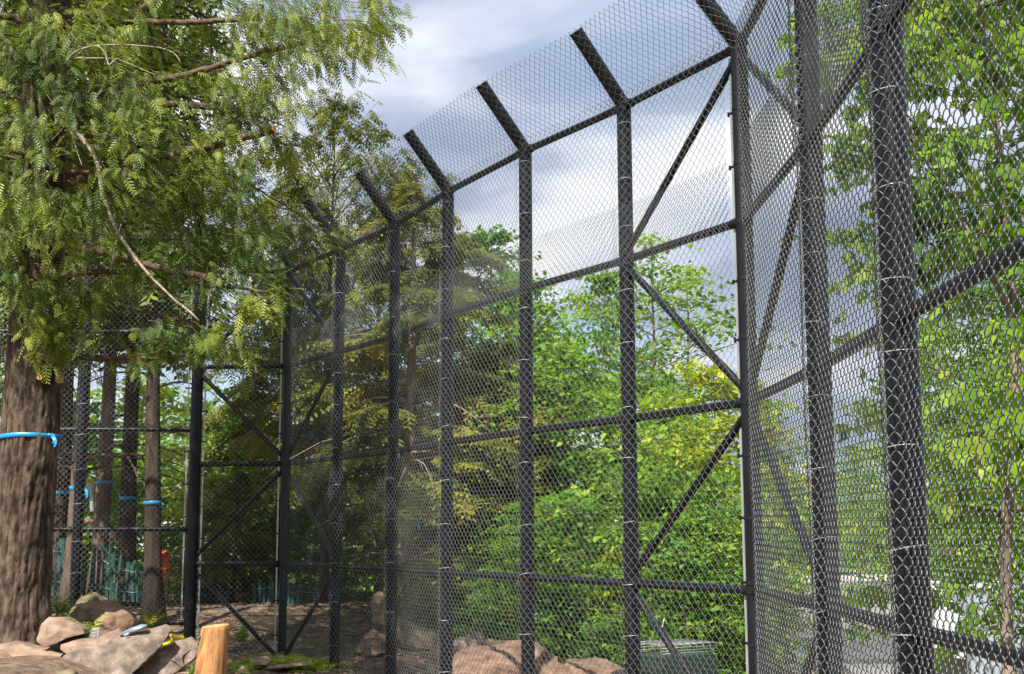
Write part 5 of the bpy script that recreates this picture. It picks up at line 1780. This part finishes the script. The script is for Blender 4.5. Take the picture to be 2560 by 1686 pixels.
def slab_box(name, a, b, h, t_, mat, parent):
    d = unit(b - a)
    u_ = np.array([0, 0, 1.0]); w_ = np.cross(d, u_)
    V = np.array([p + u_ * sh * h / 2 + w_ * st * t_ / 2 for p in (a, b) for sh in (-1, 1) for st in (-1, 1)])
    Fq = np.array([[0, 1, 3, 2], [4, 6, 7, 5], [0, 4, 5, 1], [2, 3, 7, 6], [0, 2, 6, 4], [1, 5, 7, 3]])
    return obj(name, mesh_np(name, V, Fq, mat, False), parent)


slab_box('board', a, b, 0.09, 0.03, M['white'], bt)
slab_box('red_panel', a + [0.0, -0.02, 0], a + (b - a) * 0.38 + [0, -0.02, 0], 0.08, 0.01, M['redboard'], bt)
slab_box('red_panel', a + (b - a) * 0.66 + [0.0, -0.02, 0], b + [0, -0.02, 0], 0.08, 0.01, M['redboard'], bt)
ring_c = a + (b - a) * 0.78 + [0, -0.026, 0]
tt = np.linspace(0, 2 * np.pi, 17)
A = Acc(); A.tube(ring_c + np.stack([0.022 * np.cos(tt), 0 * tt, 0.022 * np.sin(tt)], -1), 0.005, 5)
obj('white_ring', A.mesh('white_ring', M['white']), bt)
pk = thing('plank_stack', 'reddish-brown planks stacked behind the left fence post', 'planks', at(*zb1(600, 560), 23.0))
for k, yy in enumerate((500, 522, 560, 590)):
    slab_box('plank', at(*zb1(560, yy), 23.0 + 0.05 * k), at(*zb1(660, yy + 3), 23.0 + 0.03 * k), 0.045, 0.16, M['plank'], pk)
fr2 = thing('panel_stand', 'pale grey metal stand with a panel, between the conifer stems', 'stand', at(*zb1(640, 440), 23.6))
rod('post', at(*zb1(640, 440), 23.6), at(*zb1(632, 250), 23.6), 0.045, M['greymetal'], fr2, 10)
slab_box('panel', at(*zb1(585, 268), 23.6), at(*zb1(650, 265), 23.6), 0.17, 0.04, M['greymetal'], fr2)
slab_box('cap', at(*zb1(580, 243), 23.6), at(*zb1(665, 240), 23.6), 0.03, 0.10, M['cutwood'], fr2)

# pale parked car behind the slat fence
def car_at(name, label, c, L_, W_, H_, rot, mat):
    e = thing(name, label, 'car', c)
    prof = [(-.5, .22), (-.5, .50), (-.46, .58), (-.28, .62), (-.14, .97), (.20, 1.0), (.36, .68), (.48, .60), (.5, .45), (.5, .22)]
    V = []
    for sy, ins in ((-1, 0), (1, 0)):
        for px_, pz_ in prof:
            tp_ = 1 - 0.16 * max(0, pz_ - .6) / .4
            V.append([px_ * L_, sy * W_ / 2 * tp_, pz_ * H_])
    n_ = len(prof)
    fs_ = [np.arange(n_)[None], np.arange(n_)[::-1][None] + n_, np.array([[q, (q + 1) % n_, (q + 1) % n_ + n_, q + n_] for q in range(n_)])]
    V = np.array(V)
    cr2, sr3 = math.cos(rot), math.sin(rot)
    tf = lambda P: np.stack([P[:, 0] * cr2 - P[:, 1] * sr3, P[:, 0] * sr3 + P[:, 1] * cr2, P[:, 2]], -1) + np.asarray(c)
    obj('body', mesh_np('body', tf(V), fs_, mat, False), e)
    for sy in (-1, 1):
        W4 = np.array([[-.24 * L_, sy * (W_ / 2 * .96 + .004), .66 * H_], [.30 * L_, sy * (W_ / 2 * .96 + .004), .68 * H_], [.18 * L_, sy * (W_ / 2 * .86 + .004), .94 * H_], [-.13 * L_, sy * (W_ / 2 * .86 + .004), .92 * H_]])
        W4 = np.concatenate([W4, W4 - [0, sy * .02, 0]])
        obj('side_window', mesh_np('side_window', tf(W4), np.array([[0, 1, 2, 3], [7, 6, 5, 4], [0, 4, 5, 1], [1, 5, 6, 2], [2, 6, 7, 3], [3, 7, 4, 0]]), M['darkplastic'], False), e)
        for sx in (-.31, .31):
            p = tf(np.array([[sx * L_, sy * (W_ / 2 - .09), .2 * H_], [sx * L_, sy * (W_ / 2 + .01), .2 * H_]]))
            rod('wheel', p[0], p[1], .21 * H_, M['darkplastic'], e, 20)
    return e


cb = at(430, 1480, 34.0)
car_at('parked_car', 'white car parked beyond the slat fence, mostly hidden by stems and the thick post', (cb[0], 34.0, float(hgt(cb[0], 34.0))), 4.2, 1.7, 1.45, 0.15, M['white'])

# orange cones behind the bushes
def cone(px, py, Y, label, s=1.0):
    p = at(px, py, Y)
    e = thing('traffic_cone', label, 'cone', p, 'orange cones among the bushes')
    A = Acc(); A.tube([p, p + [0, 0, .20 * s], p + [0, 0, .34 * s]], [.12 * s, .08 * s, .055 * s], 14)
    obj('body', A.mesh('body', M['orange']), e)
    A = Acc(); A.tube([p + [0, 0, .342 * s], p + [0, 0, .40 * s]], [.056 * s, .045 * s], 14)
    obj('white_band', A.mesh('white_band', M['white']), e)
    A = Acc(); A.tube([p + [0, 0, .402 * s], p + [0, 0, .52 * s]], [.045 * s, .02 * s], 14)
    obj('tip', A.mesh('tip', M['orange']), e)
    slab_box('base', p + [-.16 * s, 0, -.015], p + [.16 * s, 0, -.015], .03, .32 * s, M['orange'], e)


cone(1508, 1440, 18.5, 'orange cone glimpsed above the lower rail, left of the last big post', 0.5)
cone(1884, 1590, 14.5, 'orange cone just behind the bottom of the corner post', 0.45)

# bin on the road
bp_ = gp(2082, 1474, ZR)
bn = thing('wheelie_bin', 'dark wheeled bin standing at the far side of the road', 'bin', (*bp_, ZR))
A = Acc()
bx, by = bp_
V = np.array([[bx + sx * (.24 if z_ == 0 else .30), by + sy * (.26 if z_ == 0 else .34), ZR + (.06 if z_ == 0 else .95)] for z_ in (0, 1) for sx, sy in ((-1, -1), (1, -1), (1, 1), (-1, 1))])
Fq = np.array([[0, 3, 2, 1], [4, 5, 6, 7], [0, 1, 5, 4], [1, 2, 6, 5], [2, 3, 7, 6], [3, 0, 4, 7]])
obj('body', mesh_np('body', V, Fq, M['darkplastic'], False), bn)
obj('lid', mesh_np('lid', (V[4:8].mean(0) + (np.concatenate([V[4:8], V[4:8] + [0, 0, .09]]) - V[4:8].mean(0)) * [1.08, 1.08, 1]) + [0, 0, .004], Fq, M['darkplastic'], False), bn)
for sx in (-1, 1):
    rod('wheel', [bx + sx * .20, by + .25, ZR + .1], [bx + sx * .27, by + .25, ZR + .1], .1, M['darkplastic'], bn, 14)

# white trailer behind the maple
TY = 21.5
tx0, tx1 = at(2420, 1500, TY)[0], at(2420, 1500, TY)[0] + 3.6
tz1 = at(2480, 1472, TY)[2]
tg = float(hgt((tx0 + tx1) / 2, TY))
tr_ = thing('white_trailer', 'pale white panelled trailer standing behind the maple at the right edge', 'trailer', ((tx0 + tx1) / 2, TY, tg))
zb_ = tg + 0.45


def boxm(name, x0, x1, y0, y1, z0, z1, mat, parent):
    V = np.array([[x, y, z] for z in (z0, z1) for x, y in ((x0, y0), (x1, y0), (x1, y1), (x0, y1))])
    Fq = np.array([[0, 3, 2, 1], [4, 5, 6, 7], [0, 1, 5, 4], [1, 2, 6, 5], [2, 3, 7, 6], [3, 0, 4, 7]])
    bm = bmesh.new()
    me = mesh_np(name, V, Fq, mat, False)
    bm.from_mesh(me)
    bmesh.ops.bevel(bm, geom=list(bm.edges), offset=min(0.02, abs(z1 - z0) * .2, abs(x1 - x0) * .2), segments=2, affect='EDGES')
    bm.to_mesh(me); bm.free()
    return obj(name, me, parent)


boxm('body', tx0, tx1, TY, TY + 1.9, zb_, tz1, M['paleblue'], tr_)
for k in range(6):
    xx = tx0 + 0.12 + k * 0.62
    boxm('wall_panel', xx, xx + 0.58, TY - 0.02, TY - 0.002, zb_ + 0.12, tz1 - 0.10, M['paleblue'], tr_)
boxm('roof_trim', tx0 - .02, tx1 + .02, TY - .03, TY + 1.93, tz1 + .002, tz1 + .05, M['white'], tr_)
nose = [at(2340, 1476, TY), at(2372, 1470, TY), at(2418, 1560, TY), at(2418, 1650, TY), at(2345, 1640, TY)]
NV = np.array([[p[0], TY + .1, p[2]] for p in nose] + [[p[0], TY + 1.8, p[2]] for p in nose])
obj('nose', mesh_np('nose', NV, [np.arange(5)[None], np.arange(5)[::-1][None] + 5, np.array([[q, q + 5, (q + 1) % 5 + 5, (q + 1) % 5] for q in range(5)])], M['white'], False), tr_)
for sx in (0.35, 0.55):
    for yy in (TY + .05, TY + 1.65):
        rod('wheel', [tx0 + (tx1 - tx0) * sx, yy, tg + .33], [tx0 + (tx1 - tx0) * sx, yy + .2, tg + .33], .33, M['darkplastic'], tr_, 22)

# wire crate outside the braced bay
cr3 = thing('wire_crate', 'green wire-topped crate outside the foot of the braced bay', 'crate', at(1690, 1690, 11.6))
ca_, cb2 = at(1655, 1645, 11.7), at(1745, 1662, 11.9)
d = unit(np.array([cb2[0] - ca_[0], cb2[1] - ca_[1], 0]))
w2 = np.array([-d[1], d[0], 0])
L_, W_, H_ = 0.62, 0.45, 0.5
o3 = np.array([ca_[0], ca_[1], ca_[2]])
V = np.array([o3 + d * a_ * L_ + w2 * b_ * W_ + [0, 0, -c_ * H_] for c_ in (1, 0) for a_, b_ in ((0, 0), (1, 0), (1, 1), (0, 1))])
obj('box', mesh_np('box', V, Fq, noise_mat('dark_green_box', [(0.012, 0.03, 0.02), (0.03, 0.05, 0.036)], (8, 8, 8), rough=0.6), False), cr3)
A = Acc()
for q in range(9):
    p = o3 + d * (L_ * q / 8) + [0, 0, .004]
    A.tube([p, p + [0, 0, .10], p + w2 * W_ + [0, 0, .10], p + w2 * W_], 0.003, 4)
for q in range(4):
    p = o3 + [0, 0, .03 + .024 * q]
    A.tube([p, p + d * L_], 0.003, 4)
    A.tube([p + w2 * W_, p + w2 * W_ + d * L_], 0.003, 4)
A.tube([o3 + [0, 0, -0.1], o3 + [-.01, 0, .22], o3 + [0.03, 0, .34]], 0.006, 5)
obj('wire_top', A.mesh('wire_top', M['bar']), cr3)
